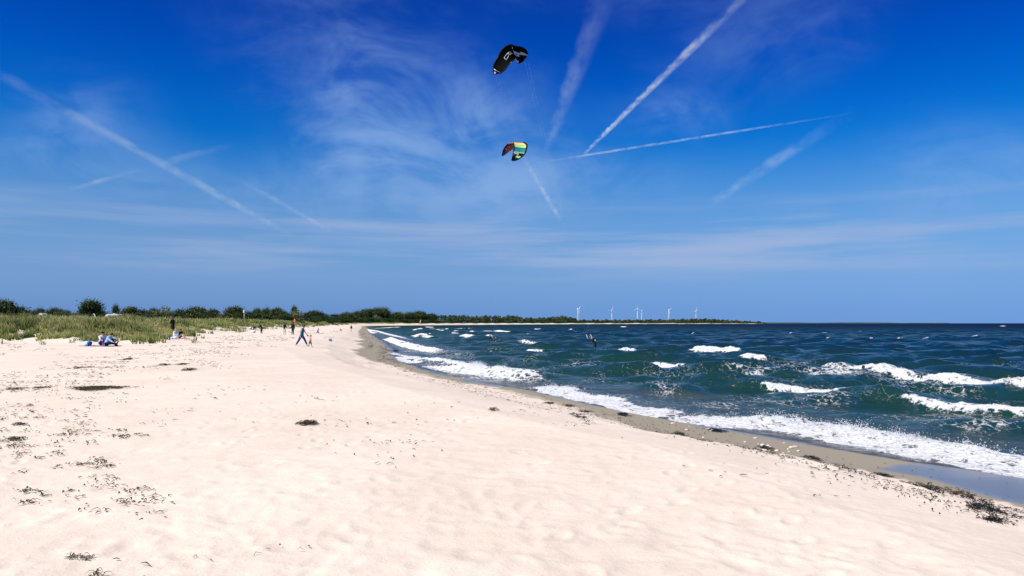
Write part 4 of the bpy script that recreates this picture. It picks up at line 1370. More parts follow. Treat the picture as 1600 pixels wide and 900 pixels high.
def person(loc, label, group=None, H=1.7, rz=0.0, lean=0.0, hips=(0, 0), knees=(0, 0), arms=(0, 0), elbows=(12, 12), abd=(8, 8), turn=0.0, nod=0.0,
           skin=SKIN, hair=DARKHAIR, hairstyle='short', top=None, sleeve=0.5, bottom=None, leg=1.0, skirt=False, build=1.0, sit=False, voxel=0.016, face=True, child=False, sink=0.0, cap=None, shoes=None):
    """facing +X, right side -Y; angles in degrees, positive swings forward"""
    k = H / 1.7
    hs = 1.28 if child else 1.0
    def rot(v, a):
        c, s = math.cos(R(a)), math.sin(R(a))
        return Vector((v.x * c + v.z * s, v.y, -v.x * s + v.z * c))
    def limb(start, segs, angs, ab):
        """segs hang down; angle turns forward (+X)"""
        pts = [start]
        for L, a in zip(segs, angs):
            d = Vector((math.sin(R(a)), 0, -math.cos(R(a))))
            d = Vector((d.x, ab, d.z)).normalized()
            pts.append(pts[-1] + d * L)
        return pts
    pel = Vector((0, 0, 0))
    def up(z, x=0.0, y=0.0):
        return rot(Vector((x, y, z)), lean)
    waist, chest, neck = up(.16), up(.34, .0), up(.52, .01)
    headc = neck + rot(Vector((.025, 0, .15 * (1.05 if child else 1))), lean * .5 + nod)
    HR = rot
    J = {}
    for i, sd in ((0, 1), (1, -1)):
        sh = up(.455, 0, .175 * sd * build)
        J['arm%d' % i] = limb(sh, (.285, .25, .09), (arms[i] + lean * -0.0, arms[i] + elbows[i], arms[i] + elbows[i] + 8), sd * math.tan(R(abd[i])))
        hp = Vector((0, .085 * sd, -.03))
        lp = limb(hp, (.43, .43), (hips[i], hips[i] - knees[i]), sd * .03)
        toe = lp[-1] + Vector((.16, .02 * sd, -.035)) if not (sit and abs(hips[i] - knees[i]) > 50) else lp[-1] + Vector((.07, .02 * sd, .13))
        J['leg%d' % i] = lp + [toe]
    low = min(min(J['leg0'][2].z, J['leg1'][2].z) - .075, (pel.z - .12) if sit else 9)
    off = Vector((0, 0, -low))
    # ---- body
    b = MB()
    b.tube([pel + Vector((0, 0, -.04)), waist, chest, up(.44)], [.125 * build, .115 * build, .13 * build, .11 * build], 12)
    b.tube([up(.44, 0, .10), up(.44, 0, -.10)], .085 * build, 10)
    b.tube([up(.44), neck, headc], [.07, .052, .05], 10)
    q = Quaternion((0, 1, 0), R(lean * .5 + nod)).to_matrix()
    b.ball(headc, (.098 * hs, .078 * hs, .118 * hs), 14, 10, q)
    b.ball(headc + q @ Vector((.035 * hs, 0, -.05 * hs)), (.06 * hs, .055 * hs, .06 * hs), 10, 8, q)          # jaw
    b.tube([headc + q @ Vector((.085 * hs, 0, .015)), headc + q @ Vector((.112 * hs, 0, -.025))], [.012, .017], 6)   # nose
    for sd in (-1, 1):
        b.ball(headc + q @ Vector((-.005, .082 * hs * sd, -.01)), (.022, .012, .034), 8, 6, q)               # ears
    for i, sd in ((0, 1), (1, -1)):
        A = J['arm%d' % i]; Lg = J['leg%d' % i]
        b.tube(A[:3], [.05 * build, .040 * build, .027], 9)
        d = (A[3] - A[2]).normalized(); sidev = Vector((0, 0, 1)).cross(d)
        sidev = sidev.normalized() if sidev.length > .1 else Vector((0, sd, 0))
        palm_n = d.cross(sidev).normalized()
        b.tube([A[2], A[2] + d * .085], [.027, .036], 8, 0.6)
        for f in range(4):
            root = A[2] + d * .08 + palm_n * (f - 1.5) * .019
            L = (.062, .075, .070, .055)[f]
            k1_ = root + d * L * .55 + sidev * sd * -.006; k2_ = k1_ + (d * .8 - sidev * sd * .45).normalized() * L * .55
            b.tube([root, k1_, k2_], [.0105, .0100, .0085], 6)
        th = A[2] + d * .025 + palm_n * -.030
        b.tube([th, th + (d * .7 - palm_n * .7) * .04, th + (d * .95 - palm_n * .5) * .07], [.013, .011, .0095], 6)
        b.tube([Lg[0], Lg[0].lerp(Lg[1], .5), Lg[1], Lg[1].lerp(Lg[2], .35), Lg[2]], [.088 * build, .075 * build, .054, .056, .036], 10)
        b.tube([Lg[2] + Vector((-.035, 0, -.03)), Lg[2].lerp(Lg[3], .5) + Vector((0, 0, -.012)), Lg[3]], [.036, .036, .026], 8)
    S = Matrix.Translation(off)
    t = thing('person', loc, label, 'person', group, rz)
    t.scale = (k, k, k)
    t.location.z -= sink
    def child_(name, bb, m, vx):
        me = remeshed(bb, vx); me.name = name
        me.transform(S); me.materials.append(m)
        o = bpy.data.objects.new(name, me); COL.objects.link(o); o.parent = t
        return o
    child_('body', b, skin, voxel)
    g = .016
    if top is not None:
        c = MB()
        c.tube([pel + Vector((0, 0, -.10 if not sit else -.04)), waist, chest, up(.455)], [.145 * build + g, .128 * build + g, .138 * build + g, .105 * build + g], 14)
        c.tube([up(.445, 0, .12 * build), up(.445, 0, -.12 * build)], .082 * build + g * .6, 10)
        if sleeve > 0:
            for i in (0, 1):
                A = J['arm%d' % i]
                if sleeve <= .5:
                    P = [A[0], A[0].lerp(A[1], sleeve * 2 * .95)]
                    c.tube(P, [.056 * build + g, .050 * build + g], 9)
                else:
                    P = [A[0], A[1], A[1].lerp(A[2], (sleeve - .5) * 2 * .96)]
                    c.tube(P, [.056 * build + g, .046 * build + g, .034 + g], 9)
        child_('top', c, top, .02)
    if bottom is not None:
        c = MB()
        c.tube([pel + Vector((0, .0, -.06)), up(.10)], [.135 * build + g, .128 * build + g], 12)
        for i in (0, 1):
            Lg = J['leg%d' % i]
            if leg <= .5:
                P, rr = [Lg[0], Lg[0].lerp(Lg[1], leg * 2)], [.096 * build + g, .082 * build + g]
            else:
                P, rr = [Lg[0], Lg[0].lerp(Lg[1], .5), Lg[1], Lg[1].lerp(Lg[2], (leg - .5) * 2 * .98)], [.096 * build + g, .083 * build + g, .062 + g, .052 + g]
            c.tube(P, rr, 10)
        if skirt:
            c.tube([pel + Vector((0, 0, .02)), pel + Vector((0, 0, -.25)), pel + Vector((0, 0, -.42))], [.15, .19, .23], 14)
        child_('bottom', c, bottom, .02)
    if shoes is not None:
        for i in (0, 1):
            Lg = J['leg%d' % i]; c = MB()
            c.tube([Lg[2] + Vector((-.04, 0, -.03)), Lg[2].lerp(Lg[3], .5) + Vector((0, 0, -.012)), Lg[3]], [.048, .046, .034], 8)
            child_('shoe', c, shoes, .016)
    if hair is not None:
        c = MB()
        c.ball(headc + q @ Vector((-.022 * hs, 0, .03 * hs)), (.108 * hs, .099 * hs, .116 * hs), 14, 10, q)
        if hairstyle == 'long':
            c.tube([headc + q @ Vector((-.06, 0, .05)), headc + q @ Vector((-.09, 0, -.08)), headc + q @ Vector((-.10, 0, -.26))], [.075, .085, .05], 10)
        elif hairstyle == 'bun':
            c.ball(headc + q @ Vector((-.12, 0, .06)), .05, 9, 7)
        elif hairstyle == 'bunches':
            for sd in (-1, 1):
                c.tube([headc + q @ Vector((-.03, .09 * sd, .10)), headc + q @ Vector((.02 * sd, .13 * sd, .20))], [.035, .015], 7)
        child_('hair', c, hair, .018)
    if cap is not None:
        c = MB()
        c.ball(headc + q @ Vector((-.01, 0, .055)), (.112, .098, .088), 14, 8, q)
        c.tube([headc + q @ Vector((.07, .04, .06)), headc + q @ Vector((.17, .035, .045))], [.03, .02], 8, .4)
        c.tube([headc + q @ Vector((.07, -.04, .06)), headc + q @ Vector((.17, -.035, .045))], [.03, .02], 8, .4)
        child_('cap', c, cap, .016)
    if face:
        for sd in (-1, 1):
            c = MB(); c.ball(headc + q @ Vector((.088 * hs, .033 * hs, .012) if sd > 0 else (.088 * hs, -.033 * hs, .012)), .012, 8, 6)
            o = c.build('eye', EYE, t); o.data.transform(S)
        c = MB(); c.tube([headc + q @ Vector((.090 * hs, .024, -.062 * hs)), headc + q @ Vector((.090 * hs, -.024, -.062 * hs))], .008, 6)
        o = c.build('mouth', LIP, t); o.data.transform(S)
    return t


BLK = cloth('black', (0.012, 0.012, 0.014)); NVY = cloth('navy', (0.012, 0.02, 0.06)); WHT = cloth('white', (0.72, 0.70, 0.70))
TEALC = cloth('teal', (0.004, 0.17, 0.25)); JEAN = cloth('jeans', (0.02, 0.065, 0.22)); PINK = cloth('pink', (0.72, 0.34, 0.33)); GREY = cloth('grey', (0.14, 0.12, 0.11))
LBLUE = cloth('light_blue', (0.28, 0.46, 0.72)); PURP = cloth('purple', (0.10, 0.05, 0.20)); BLUEC = cloth('blue', (0.02, 0.07, 0.32)); BEIGE = cloth('beige', (0.52, 0.45, 0.37)); REDC = cloth('red', (0.55, 0.05, 0.05))
WET = mat('wetsuit', (0.010, 0.011, 0.013), 0.35, 0.5, 0.2, 10)

def foot(px, py):
    return on_ground(px, py)
G_W = 'people out on the open sand'
G_S = 'people sitting by the dune'
# the woman and the toddler walking hand in hand
pw = foot(471, 541)

person(pw, 'woman in teal sleeveless top and blue jeans walking barefoot, holding the toddler by the hand', G_W, 1.78, R(-6), lean=10, hips=(32, -24), knees=(6, 10), arms=(26, -14), elbows=(8, 12), abd=(5, 10), nod=16,
       top=TEALC, sleeve=0.0, bottom=JEAN, leg=.86, hairstyle='bun')
kd = pw + Vector((.66, .10, 0)); kd.z = gz(kd.x, kd.y)
person(kd, 'toddler in a pink outfit holding the hand of the woman in teal', G_W, .97, R(8), lean=4, hips=(18, -14), knees=(4, 16), arms=(-125, 50), elbows=(-8, 20), abd=(10, 30), skin=PALESKIN, hair=FAIRHAIR, hairstyle='bunches',
       top=PINK, sleeve=.4, bottom=GREY, leg=.62, build=1.15, child=True, voxel=.02)
# standing and sitting people beyond them
person(foot(444.5, 523), 'person in black top and pale shorts standing left of the person all in black', G_W, 1.72, R(70), arms=(5, 10), elbows=(30, 25), top=BLK, sleeve=1.0, bottom=BEIGE, leg=.46, voxel=.02)
person(foot(457.5, 523), 'person dressed all in black standing just left of the walking woman', G_W, 1.74, R(100), arms=(4, 4), elbows=(18, 16), hips=(4, -4), top=BLK, sleeve=1.0, bottom=NVY, leg=1.0, hairstyle='long', voxel=.02, shoes=BLK)
person(foot(409, 521.5), 'person in dark clothes stooping over the dark blanket', G_W, 1.68, R(175), lean=38, hips=(14, 4), knees=(18, 10), arms=(40, 30), elbows=(10, 12), top=BLK, sleeve=.9, bottom=NVY, leg=.9, voxel=.02)
person(foot(396.5, 514.8), 'person in black sitting on the dark blanket beside the round white bag', G_S, 1.7, R(-20), lean=8, hips=(130, 124), knees=(92, 86), arms=(40, 38), elbows=(30, 30), top=BLK, sleeve=1.0, bottom=BLK, leg=.9, sit=True, voxel=.02)
person(foot(496.5, 523.5), 'child in blue running on the sand right of the walking woman', G_W, 1.08, R(-15), lean=14, hips=(38, -30), knees=(20, 40), arms=(-30, 40), elbows=(40, 50), abd=(14, 14), skin=PALESKIN, hair=FAIRHAIR, top=BLUEC, sleeve=.5, bottom=BLUEC, leg=.6, child=True, voxel=.022)
person(foot(533.5, 517.5), 'child in red crouching on the sand further along the beach', G_W, 1.15, R(190), lean=40, hips=(112, 118), knees=(138, 140), arms=(50, 55), elbows=(20, 20), skin=PALESKIN, hair=FAIRHAIR, top=REDC, sleeve=.9, bottom=REDC, leg=.5, child=True, voxel=.024)
person(foot(548.8, 518.8), 'lone dark-clothed person walking far along the beach near the surf', G_W, 1.7, R(80), hips=(12, -10), knees=(4, 8), arms=(-8, 8), top=BLK, sleeve=1.0, bottom=BEIGE, leg=.5, voxel=.024)
# the pair on the blanket at the foot of the dune
ps = foot(158, 541)
person(ps + Vector((-.25, .45, .03)), 'person in white shirt and black cap, left one of the pair on the blanket', G_S, 1.72, R(-35), lean=14, hips=(130, 126), knees=(92, 90), arms=(30, 40), elbows=(35, 40), abd=(6, 6), top=WHT, sleeve=.45, bottom=PURP, leg=1.0, sit=True, cap=BLK)
person(ps + Vector((.42, -.05, .03)), 'person in light blue shirt and black trousers, right one of the pair on the blanket', G_S, 1.74, R(-8), lean=26, hips=(128, 92), knees=(92, 6), arms=(52, 42), elbows=(18, 22), abd=(6, 6), nod=22, top=LBLUE, sleeve=1.0, bottom=BLK, leg=1.0, sit=True, shoes=BLK, build=1.08)
# the pair further along, below the figure on the dune
pq = foot(280, 529.3)
person(pq + Vector((.05, 0, .02)), 'person in black top with bare legs sitting on a red mat below the dune', G_S, 1.74, R(-12), lean=8, hips=(132, 126), knees=(96, 86), arms=(48, 40), elbows=(18, 20), top=BLK, sleeve=.5, bottom=GREY, leg=.42, sit=True, voxel=.02)
person(pq + Vector((-.72, .5, .02)), 'person in white top sitting behind the person on the red mat', G_S, 1.66, R(-25), lean=12, hips=(128, 124), knees=(90, 88), arms=(36, 30), elbows=(30, 30), skin=PALESKIN, hair=FAIRHAIR, top=WHT, sleeve=.5, bottom=LBLUE, leg=.9, sit=True, voxel=.02)
# the dark figure up in the dune grass
dp = at(270, 512, 96.0); dp.z = gz(dp.x, dp.y)
person(dp, 'dark figure with long hair standing in the dune grass', None, max(1.35, (at(270, 496.8, 96.0).z - dp.z)), R(150), lean=6, hips=(6, -4), arms=(8, 4), elbows=(40, 40), top=BLK, sleeve=1.0, bottom=BLK, leg=1.0, hairstyle='long', skirt=True, voxel=.02, build=1.15)
# the kite riders
r1 = at(929.5, 549.5, 80.5)
person((r1.x, r1.y, -.50), 'kite rider in black wetsuit standing in the water with an arm raised to the bar', 'kite riders in the water', 1.76, R(188), lean=-6, hips=(14, -4), knees=(10, 4), arms=(142, 128), elbows=(16, 26), abd=(6, 10), hair=FAIRHAIR, skin=SKIN, top=WET, sleeve=1.0, bottom=WET, leg=1.0, voxel=.018)
r2 = at(766.5, 534, 117.0)
person((r2.x, r2.y, .22), 'kite rider in black wetsuit sitting in the waves with knees up', 'kite riders in the water', 1.78, R(-10), lean=-10, hips=(126, 120), knees=(88, 80), arms=(52, 46), elbows=(22, 30), abd=(6, 6), hair=DARKHAIR, top=WET, sleeve=1.0, bottom=WET, leg=1.0, sit=True, voxel=.02)
bd = at(777, 533.8, 116.6)
t = thing('kite_board', (bd.x + .35, bd.y, .42), 'dark twin-tip board at the feet of the sitting kite rider', 'board', rz=R(78))
t.rotation_euler = (R(8), R(-16), R(82))
b = MB(); b.tube([(-.66, 0, .05), (-.4, 0, 0), (0, 0, -.015), (.4, 0, 0), (.66, 0, .05)], [.02, .025, .025, .025, .02], 12, 8.0); b.build('deck', RUBBER, t)
for sx in (-.24, .24):
    b = MB(); b.tube([(sx, -.10, .03), (sx, -.06, .10), (sx, .06, .10), (sx, .10, .03)], .022, 7); b.build('foot_strap', GREYC, t)

# ------------------------------------------------------------------ belongings on the sand
def cloth_sheet(name, loc, sx, sy, m, label, rz=0.0, group=None):
    n = 14
    v, f = [], []
    c, s = math.cos(rz), math.sin(rz)
    for side in (1, 0):
        for i in range(n + 1):
            for j in range(n + 1):
                x, y = (i / n - .5) * sx, (j / n - .5) * sy
                X_, Y_ = loc[0] + x * c - y * s, loc[1] + x * s + y * c
                v.append((x, y, .012 * side + .018 * math.sin(i * 1.1 + j * .7) * math.sin(j * 1.3) + .02 + (gz(X_, Y_) - loc[2])))
    K = (n + 1) ** 2
    for i in range(n):
        for j in range(n):
            a = i * (n + 1) + j
            f += [(a, a + n + 1, a + n + 2, a + 1), (K + a, K + a + 1, K + a + n + 2, K + a + n + 1)]
    ring = [i * (n + 1) for i in range(n + 1)] + [n * (n + 1) + j for j in range(1, n + 1)] + [i * (n + 1) + n for i in range(n - 1, -1, -1)] + [j for j in range(n - 1, 0, -1)]
    f += [(x, y, K + y, K + x) for x, y in zip(ring, ring[1:] + ring[:1])]
    o = mesh_obj(name, v, f, m); o.location = loc; o.rotation_euler = (0, 0, rz)
    return tag(o, label, name.replace('beach_', ''), group)
cloth_sheet('beach_blanket', ps + Vector((-.1, .15, .0)), 2.3, 1.5, cloth('indigo', (0.03, 0.03, 0.20)), 'blue-violet blanket under the two people sitting at the foot of the dune')
cloth_sheet('beach_mat', pq + Vector((.1, 0, .0)), 1.2, .7, REDC, 'small red mat under the person in black with bare legs')
bl = foot(400, 515.6)
cloth_sheet('beach_blanket', bl, 3.2, 1.6, NVY, 'dark blanket in front of the person in black beside the round white bag')


def soft_bag(loc, r, m1, m2, label, name='beach_bag', strap=True):
    t = thing(name, loc, label, 'bag', 'bags on the sand')
    b = MB(); b.ball((0, 0, r[2] * .9), r, 14, 10)
    v = [(x + .02 * math.sin(z * 30 + y * 20), y, max(z, 0.0)) for x, y, z in b.v]
    mesh_obj('pouch', v, b.f, m1, t)
    b = MB(); b.ball((r[0] * .45, -.02, r[2] * .95), (r[0] * .62, r[1] * 1.02, r[2] * .98), 12, 9)
    mesh_obj('side_panel', [(x, y, max(z, 0.0)) for x, y, z in b.v], b.f, m2, t)
    if strap:
        b = MB(); b.tube([(-r[0] * .5, 0, r[2] * 1.6), (0, 0, r[2] * 2.25), (r[0] * .5, 0, r[2] * 1.6)], .015, 6); b.build('handle', m2, t)
    return t
q = foot(137.5, 540); soft_bag(q, (.27, .22, .17), cloth('aqua', (0.35, 0.60, 0.72)), BLUEC, 'pale blue and dark blue bag left of the pair on the blanket')
q = foot(395.5, 520); soft_bag(q, (.42, .3, .20), WHT, LBLUE, 'low white and blue bag in front of the dark blanket')
q = foot(391.3, 514.5); soft_bag(q, (.30, .28, .27), WHT, BEIGE, 'round white bag beside the person sitting in black', strap=False)
q = foot(272, 530); soft_bag(q, (.34, .26, .13), LBLUE, WHT, 'light blue and white bag beside the person in white top', strap=False)
# toy bucket with a spade lying on the open sand
q = foot(516, 533.5)
t = thing('toy_bucket', q, 'small blue and white toy bucket lying on the open sand', 'bucket')
b = MB()
n = 16
prof = [(.0, .0), (.10, 0), (.14, .26), (.15, .26), (.15, .275), (.13, .275), (.095, .015), (0, .015)]
v = [(z - .14, r_ * math.cos(2 * math.pi * k / n), .15 + r_ * math.sin(2 * math.pi * k / n)) for r_, z in prof for k in range(n)]
f = [(i * n + k, i * n + (k + 1) % n, (i + 1) * n + (k + 1) % n, (i + 1) * n + k) for i in range(len(prof) - 1) for k in range(n)]
mesh_obj('pail', v, f, mat('blue_plastic', (0.03, 0.09, 0.42), 0.35, 0.5), t)
b = MB(); b.tube([(.12, -.15, .15), (.25, -.1, .08), (.27, .0, .05), (.25, .1, .08), (.12, .15, .15)], .01, 6); b.build('handle', WHITE, t)
b = MB(); b.tube([(.35, -.1, .02), (.62, -.02, .03)], .016, 6); b.box((.60, -.09, .015), (.78, .05, .03)); b.build('spade', mat('white_plastic', (.75, .75, .8), .4, .4), t)
# orange board, white pole
D = 235.0
q = at(460.3, 504, D); gzv = gz(q.x, q.y)
t = thing('marker_board', (q.x, q.y, gzv), 'orange marker board on a post above the dune grass behind the walking woman', 'sign')
b = MB(); b.tube([(0, 0, -.2), (0, 0, max(1.0, at(460, 500, D).z - gzv))], .05, 7); b.build('post', mat('weathered_wood', (.2, .16, .12), .9, .1, .3, 5), t)
zt, zb = at(460, 498.3, D).z - gzv, at(460, 503.2, D).z - gzv
b = MB(); b.box((-.22, -.11, zb), (.22, -.06, zt)); b.build('board', mat('orange_paint', (.75, .16, .05), .5, .3), t, False)
D = 268.0
q = at(381.5, 494, D); gzv = gz(q.x, q.y)
t = thing('white_pole', (q.x, q.y, gzv), 'thin white pole standing against the dark trees', 'pole')
zt = at(381, 484, D).z - gzv
b = MB(); b.tube([(0, 0, -.3), (0, 0, zt * .5), (0, 0, zt)], [.11, .10, .09], 8); b.build('mast', WHITE, t)
b = MB(); b.box((-.42, -.03, zt - 1.0), (-.10, .03, zt - .05)); b.box((-.12, -.02, zt - .9), (.0, .02, zt - .85)); b.build('pennant', WHITEC, t, False)

# caravans behind the dune
GLASSD = mat('tinted_window', (0.05, 0.06, 0.07), 0.15, 0.6)
def caravan(px0, px1, top, D, label, slope, hatch):
    a, c = at(px0, top, D), at(px1, top, D)
    L = c.x - a.x
    x0 = (a.x + c.x) / 2
    g0 = gz(x0, D)
    H = a.z - g0
    t = thing('caravan', (x0, D, g0), label, 'caravan', 'white caravans behind the dune')
    W = 2.2
    prof = [(-L / 2, .45), (-L / 2 - .02, H * .5), (-L / 2 + slope, H * .93), (-L / 2 + slope + .25, H), (L / 2 - .3, H), (L / 2, H * .92), (L / 2, .45)]
    n = len(prof)
    v = [(x, -W / 2, z) for x, z in prof] + [(x, W / 2, z) for x, z in prof]
    f = [tuple(range(n)), tuple(range(2 * n - 1, n - 1, -1))] + [(i, i + n, (i + 1) % n + n, (i + 1) % n) for i in range(n)]
    mesh_obj('shell', v, f, WHITE, t, False)
    nw = max(1, int(L / 1.8))
    for i in range(nw):
        wx = -L / 2 + slope + .3 + (L - slope - .6) * (i + .5) / nw
        b = MB(); b.box((wx - .45, -W / 2 - .03, H * .58), (wx + .45, -W / 2 + .02, H * .84)); w_ = b.build('window', GLASSD, t, False)
        b = MB(); b.box((wx - .49, -W / 2 - .02, H * .56), (wx + .49, -W / 2 + .01, H * .58)); b.box((wx - .49, -W / 2 - .02, H * .84), (wx + .49, -W / 2 + .01, H * .86)); b.build('frame', GREYC, w_, False)
    for sx in (-.35, .35):
        b = MB(); b.tube([(sx, -W / 2 - .02, .32), (sx, -W / 2 + .18, .32)], .30, 14); b.build('wheel', RUBBER, t)
    if hatch:
        b = MB(); b.box((.2, -.3, H), (.7, .3, H + .18)); b.build('roof_hatch', WHITE, t, False)
    return t
caravan(63, 70, 489.4, 225, 'small white caravan furthest left, half hidden behind the dune grass', .25, False)
caravan(164, 188, 490.6, 230, 'long low white caravan with dark windows, right of the tall lone tree', .9, True)
D = 226.0
q = at(150, 489.2, D); g0 = gz(q.x, D)
b = MB(); zt = q.z - g0
b.box((-.14, -.03, 0), (.14, .03, (zt) * 1.12), Matrix.Rotation(R(24), 4, 'Y') @ Matrix.Identity(4))
o = b.build('white_board', WHITE, None, False); o.location = (q.x + .9, D, g0 - .2)
v_ = o.data.vertices
for i_ in range(len(v_)):
    v_[i_].co.x = v_[i_].co.x - 2 * (v_[i_].co.z * math.tan(R(24)))
tag(o, 'white board leaning at a slant beside the low caravan', 'board')

# the sail on the far beach
D = 1080.0
q = at(657, 505.5, D); g0 = gz(q.x, D)
t = thing('sailing_dinghy', (q.x, q.y, g0), 'small dinghy with red and white sail pulled up on the far beach', 'dinghy')
k = D / FPX
b = MB(); b.tube([(-2.2, 0, .5), (0, 0, .35), (2.0, 0, .45), (2.7, 0, .6)], [.45, .6, .45, .1], 10, 1.0); b.build('hull', mat('red_hull', (.6, .10, .06), .4, .4), t)
b = MB(); b.tube([(.4, 0, .3), (.4, 0, 6.6)], [.07, .05], 7); b.build('mast', WHITE, t)
v = [(.35, 0, 3.4), (.35, 0, 6.4), (-.25, .12, 4.9), (-1.1, .18, 3.4)]
mesh_obj('sail', v + [(x, y + .03, z) for x, y, z in v], [(0, 1, 2, 3), (7, 6, 5, 4), (0, 4, 5, 1), (1, 5, 6, 2), (2, 6, 7, 3), (3, 7, 4, 0)], WHITEC, t)
v = [(.35, 0, .9), (.35, 0, 3.36), (-1.12, .18, 3.36), (-1.9, .1, 1.0)]
o = mesh_obj('sail', v + [(x, y + .03, z) for x, y, z in v], [(0, 1, 2, 3), (7, 6, 5, 4), (0, 4, 5, 1), (1, 5, 6, 2), (2, 6, 7, 3), (3, 7, 4, 0)], mat('red_sail', (.72, .16, .10), .6, .2, trans=.3), t)
# bathers far off by the bend
far_body = None
for i, (px, py, c) in enumerate(((621, 505.4, PINK), (634, 505.3, WHT), (641, 505.5, REDC), (648, 505.3, PINK))):
    D = 1000.0 + 10 * i
    q = at(px, py, D); g0 = gz(q.x, D)
    person((q.x, D, g0), ('bather in pink on the far beach, leftmost of four specks', 'bather in white second of the specks on the far beach', 'bather in red third of the specks on the far beach', 'bather in pink nearest the red and white sail')[i],
           'bathers on the far beach', 1.72, R(60 + 50 * i), hips=(8, -8), arms=(10, -10), top=c, sleeve=.4, bottom=c, leg=.4, voxel=.035, face=False)

# a gull far out
q = at(870, 321, 260.0)
t = thing('bird', q, 'tiny dark bird in the sky below and right of the coloured kite', 'bird')
b = MB(); b.tube([(-.22, 0, 0), (-.05, 0, .02), (.12, 0, .02), (.24, 0, .05)], [.03, .07, .06, .03], 8); b.build('body', GREYC, t)
for sd in (-1, 1):
    v = [(.08, 0, .03), (-.08, 0, .02), (-.06, .3 * sd, .14), (.08, .3 * sd, .15), (-.10, .62 * sd, .05)]
    mesh_obj('wing', v + [(x, y, z + .015) for x, y, z in v], [(0, 1, 2, 3), (3, 2, 4), (8, 7, 6, 5), (9, 7, 8), (0, 3, 8, 5), (1, 0, 5, 6), (2, 1, 6, 7), (3, 4, 9, 8), (4, 2, 7, 9)], RUBBER, t)
# ------------------------------------------------------------------ seaweed
WEED = mat('dried_seaweed', (0.030, 0.028, 0.016), 0.75, 0.25, 0.6, 9.0)
WEEDW = mat('wet_seaweed', (0.014, 0.016, 0.008), 0.35, 0.4, 0.7, 9.0)


def ribbon(b, x, y, z, L, w, ang, lift, segs=3, curl=0.7):
    v = []
    a = ang
    px_, py_, pz_ = x, y, z
    for i in range(segs + 1):
        f = i / segs
        ww = w * (0.5 + 0.7 * math.sin(math.pi * (0.15 + 0.8 * f)))
        nx, ny = -math.sin(a), math.cos(a)
        h = pz_ + lift * math.sin(math.pi * f)
        v += [(px_ - nx * ww, py_ - ny * ww, h), (px_, py_, h + ww * .7), (px_ + nx * ww, py_ + ny * ww, h - ww * .1)]
        a += random.gauss(0, curl)
        px_ += math.cos(a) * L / segs; py_ += math.sin(a) * L / segs
    f = []
    for i in range(segs):
        for k in range(2):
            q = i * 3 + k
            f.append((q, q + 1, q + 4, q + 3))
    b.add(v, f)


def clump(px, py, wpx, dpy, n, label, m=WEED, hgt=.06, group='seaweed heaps on the sand', ang=0.0):
    c = on_ground(px, py)
    W = wpx * c.y / FPX / 2
    up_, dn = on_ground(px, py - dpy / 2), on_ground(px, py + dpy / 2)
    Dp = max(abs(up_.y - dn.y) / 2, .06)
    lk = min(1.0, max(.25, c.y / 26.0))
    b = MB()
    gx, gy = np.meshgrid(np.linspace(-1.4, 1.4, 9) * W, np.linspace(-1.4, 1.4, 9) * (Dp + abs(ang) * W), indexing='ij')
    gh = ground(c.x + gx, c.y + gy) - c.z
    def hz(x, y):
        i = min(8, max(0, round((x / (1.4 * W) + 1) * 4))); j = min(8, max(0, round((y / (1.4 * (Dp + abs(ang) * W)) + 1) * 4)))
        return gh[i, j]
    for _ in range(n):
        rr = math.sqrt(random.random()); a = random.uniform(0, 6.28)
        lob = 0.75 + 0.3 * math.sin(3 * a + px) + .2 * math.sin(5 * a)
        x, y = rr * math.cos(a) * W * lob, rr * math.sin(a) * Dp * lob
        if ang:
            y += x * ang
        z = hz(x, y) + hgt * (1 - rr) * random.random() * 1.3 + .012
        ribbon(b, x, y, z, random.uniform(.10, .30) * lk, random.uniform(.005, .013) * lk * (1 + .02 * c.y), random.uniform(0, 6.28), random.uniform(0, .03))
    for _ in range(7):
        y0 = random.uniform(-.5, .5) * Dp
        ribbon(b, -W * .8, y0 - W * .8 * ang, hz(-W * .8, y0) + .015, 1.6 * W, random.uniform(.004, .009) * lk * (1 + .02 * c.y), math.atan(ang), hgt * .3, 9, .16)
    me = mesh_obj('seaweed_clump', b.v, b.f, m); me.location = c
    return tag(me, label, 'seaweed', group)


clump(150, 608, 74, 7, 420, 'long dark mat of dried seaweed on the sand at left, largest there')
clump(481, 664, 33, 4, 150, 'small oblong clump of seaweed alone on the bare sand in the middle')
clump(1450, 766, 48, 5, 200, 'dark seaweed heap left of the brownish one at the wet edge, lower right', WEEDW, .07, ang=-.35)
clump(1503, 778, 30, 9, 200, 'brownish seaweed heap, highest at the wet edge in the lower right', mat('brown_seaweed', (0.040, 0.024, 0.014), 0.4, 0.35, 0.7, 9.0), .11)
clump(1543, 799, 58, 7, 260, 'long black seaweed heap at the wet edge, lower right', WEEDW, .08, ang=-.25)
clump(1553, 817, 38, 5, 140, 'black seaweed heap nearest the camera in the lower right corner', WEEDW, .06)
clump(1597, 803, 14, 6, 60, 'seaweed heap cut by the right edge of the picture', WEEDW, .06)
clump(1270, 718, 14, 4, 60, 'small dark heap where the crumbled sand ends beside the blue wet strip', WEEDW, .05)
clump(1317, 733, 24, 4, 55, 'small seaweed heap on the crumbled sand edge left of the big heaps', WEEDW, .05)
clump(1380, 745, 30, 4, 45, 'thin seaweed scraps on the sand edge, just left of the big heaps', WEEDW, .03)
clump(1196, 702, 14, 4, 45, 'dark seaweed knot among the pale sand clods', WEEDW, .05)
clump(1062, 680, 16, 4, 45, 'dark seaweed knot left of the pale sand clods', WEEDW, .05)
clump(1120, 674, 22, 4, 80, 'seaweed strip at the upper end of the crumbled sand', WEEDW, .03)
clump(973, 649, 13, 4, 70, 'seaweed tuft at the water edge below the long white surf', WEEDW, .05)
clump(905, 652, 20, 5, 60, 'thin seaweed scraps below the curve of the surf', WEED, .03)
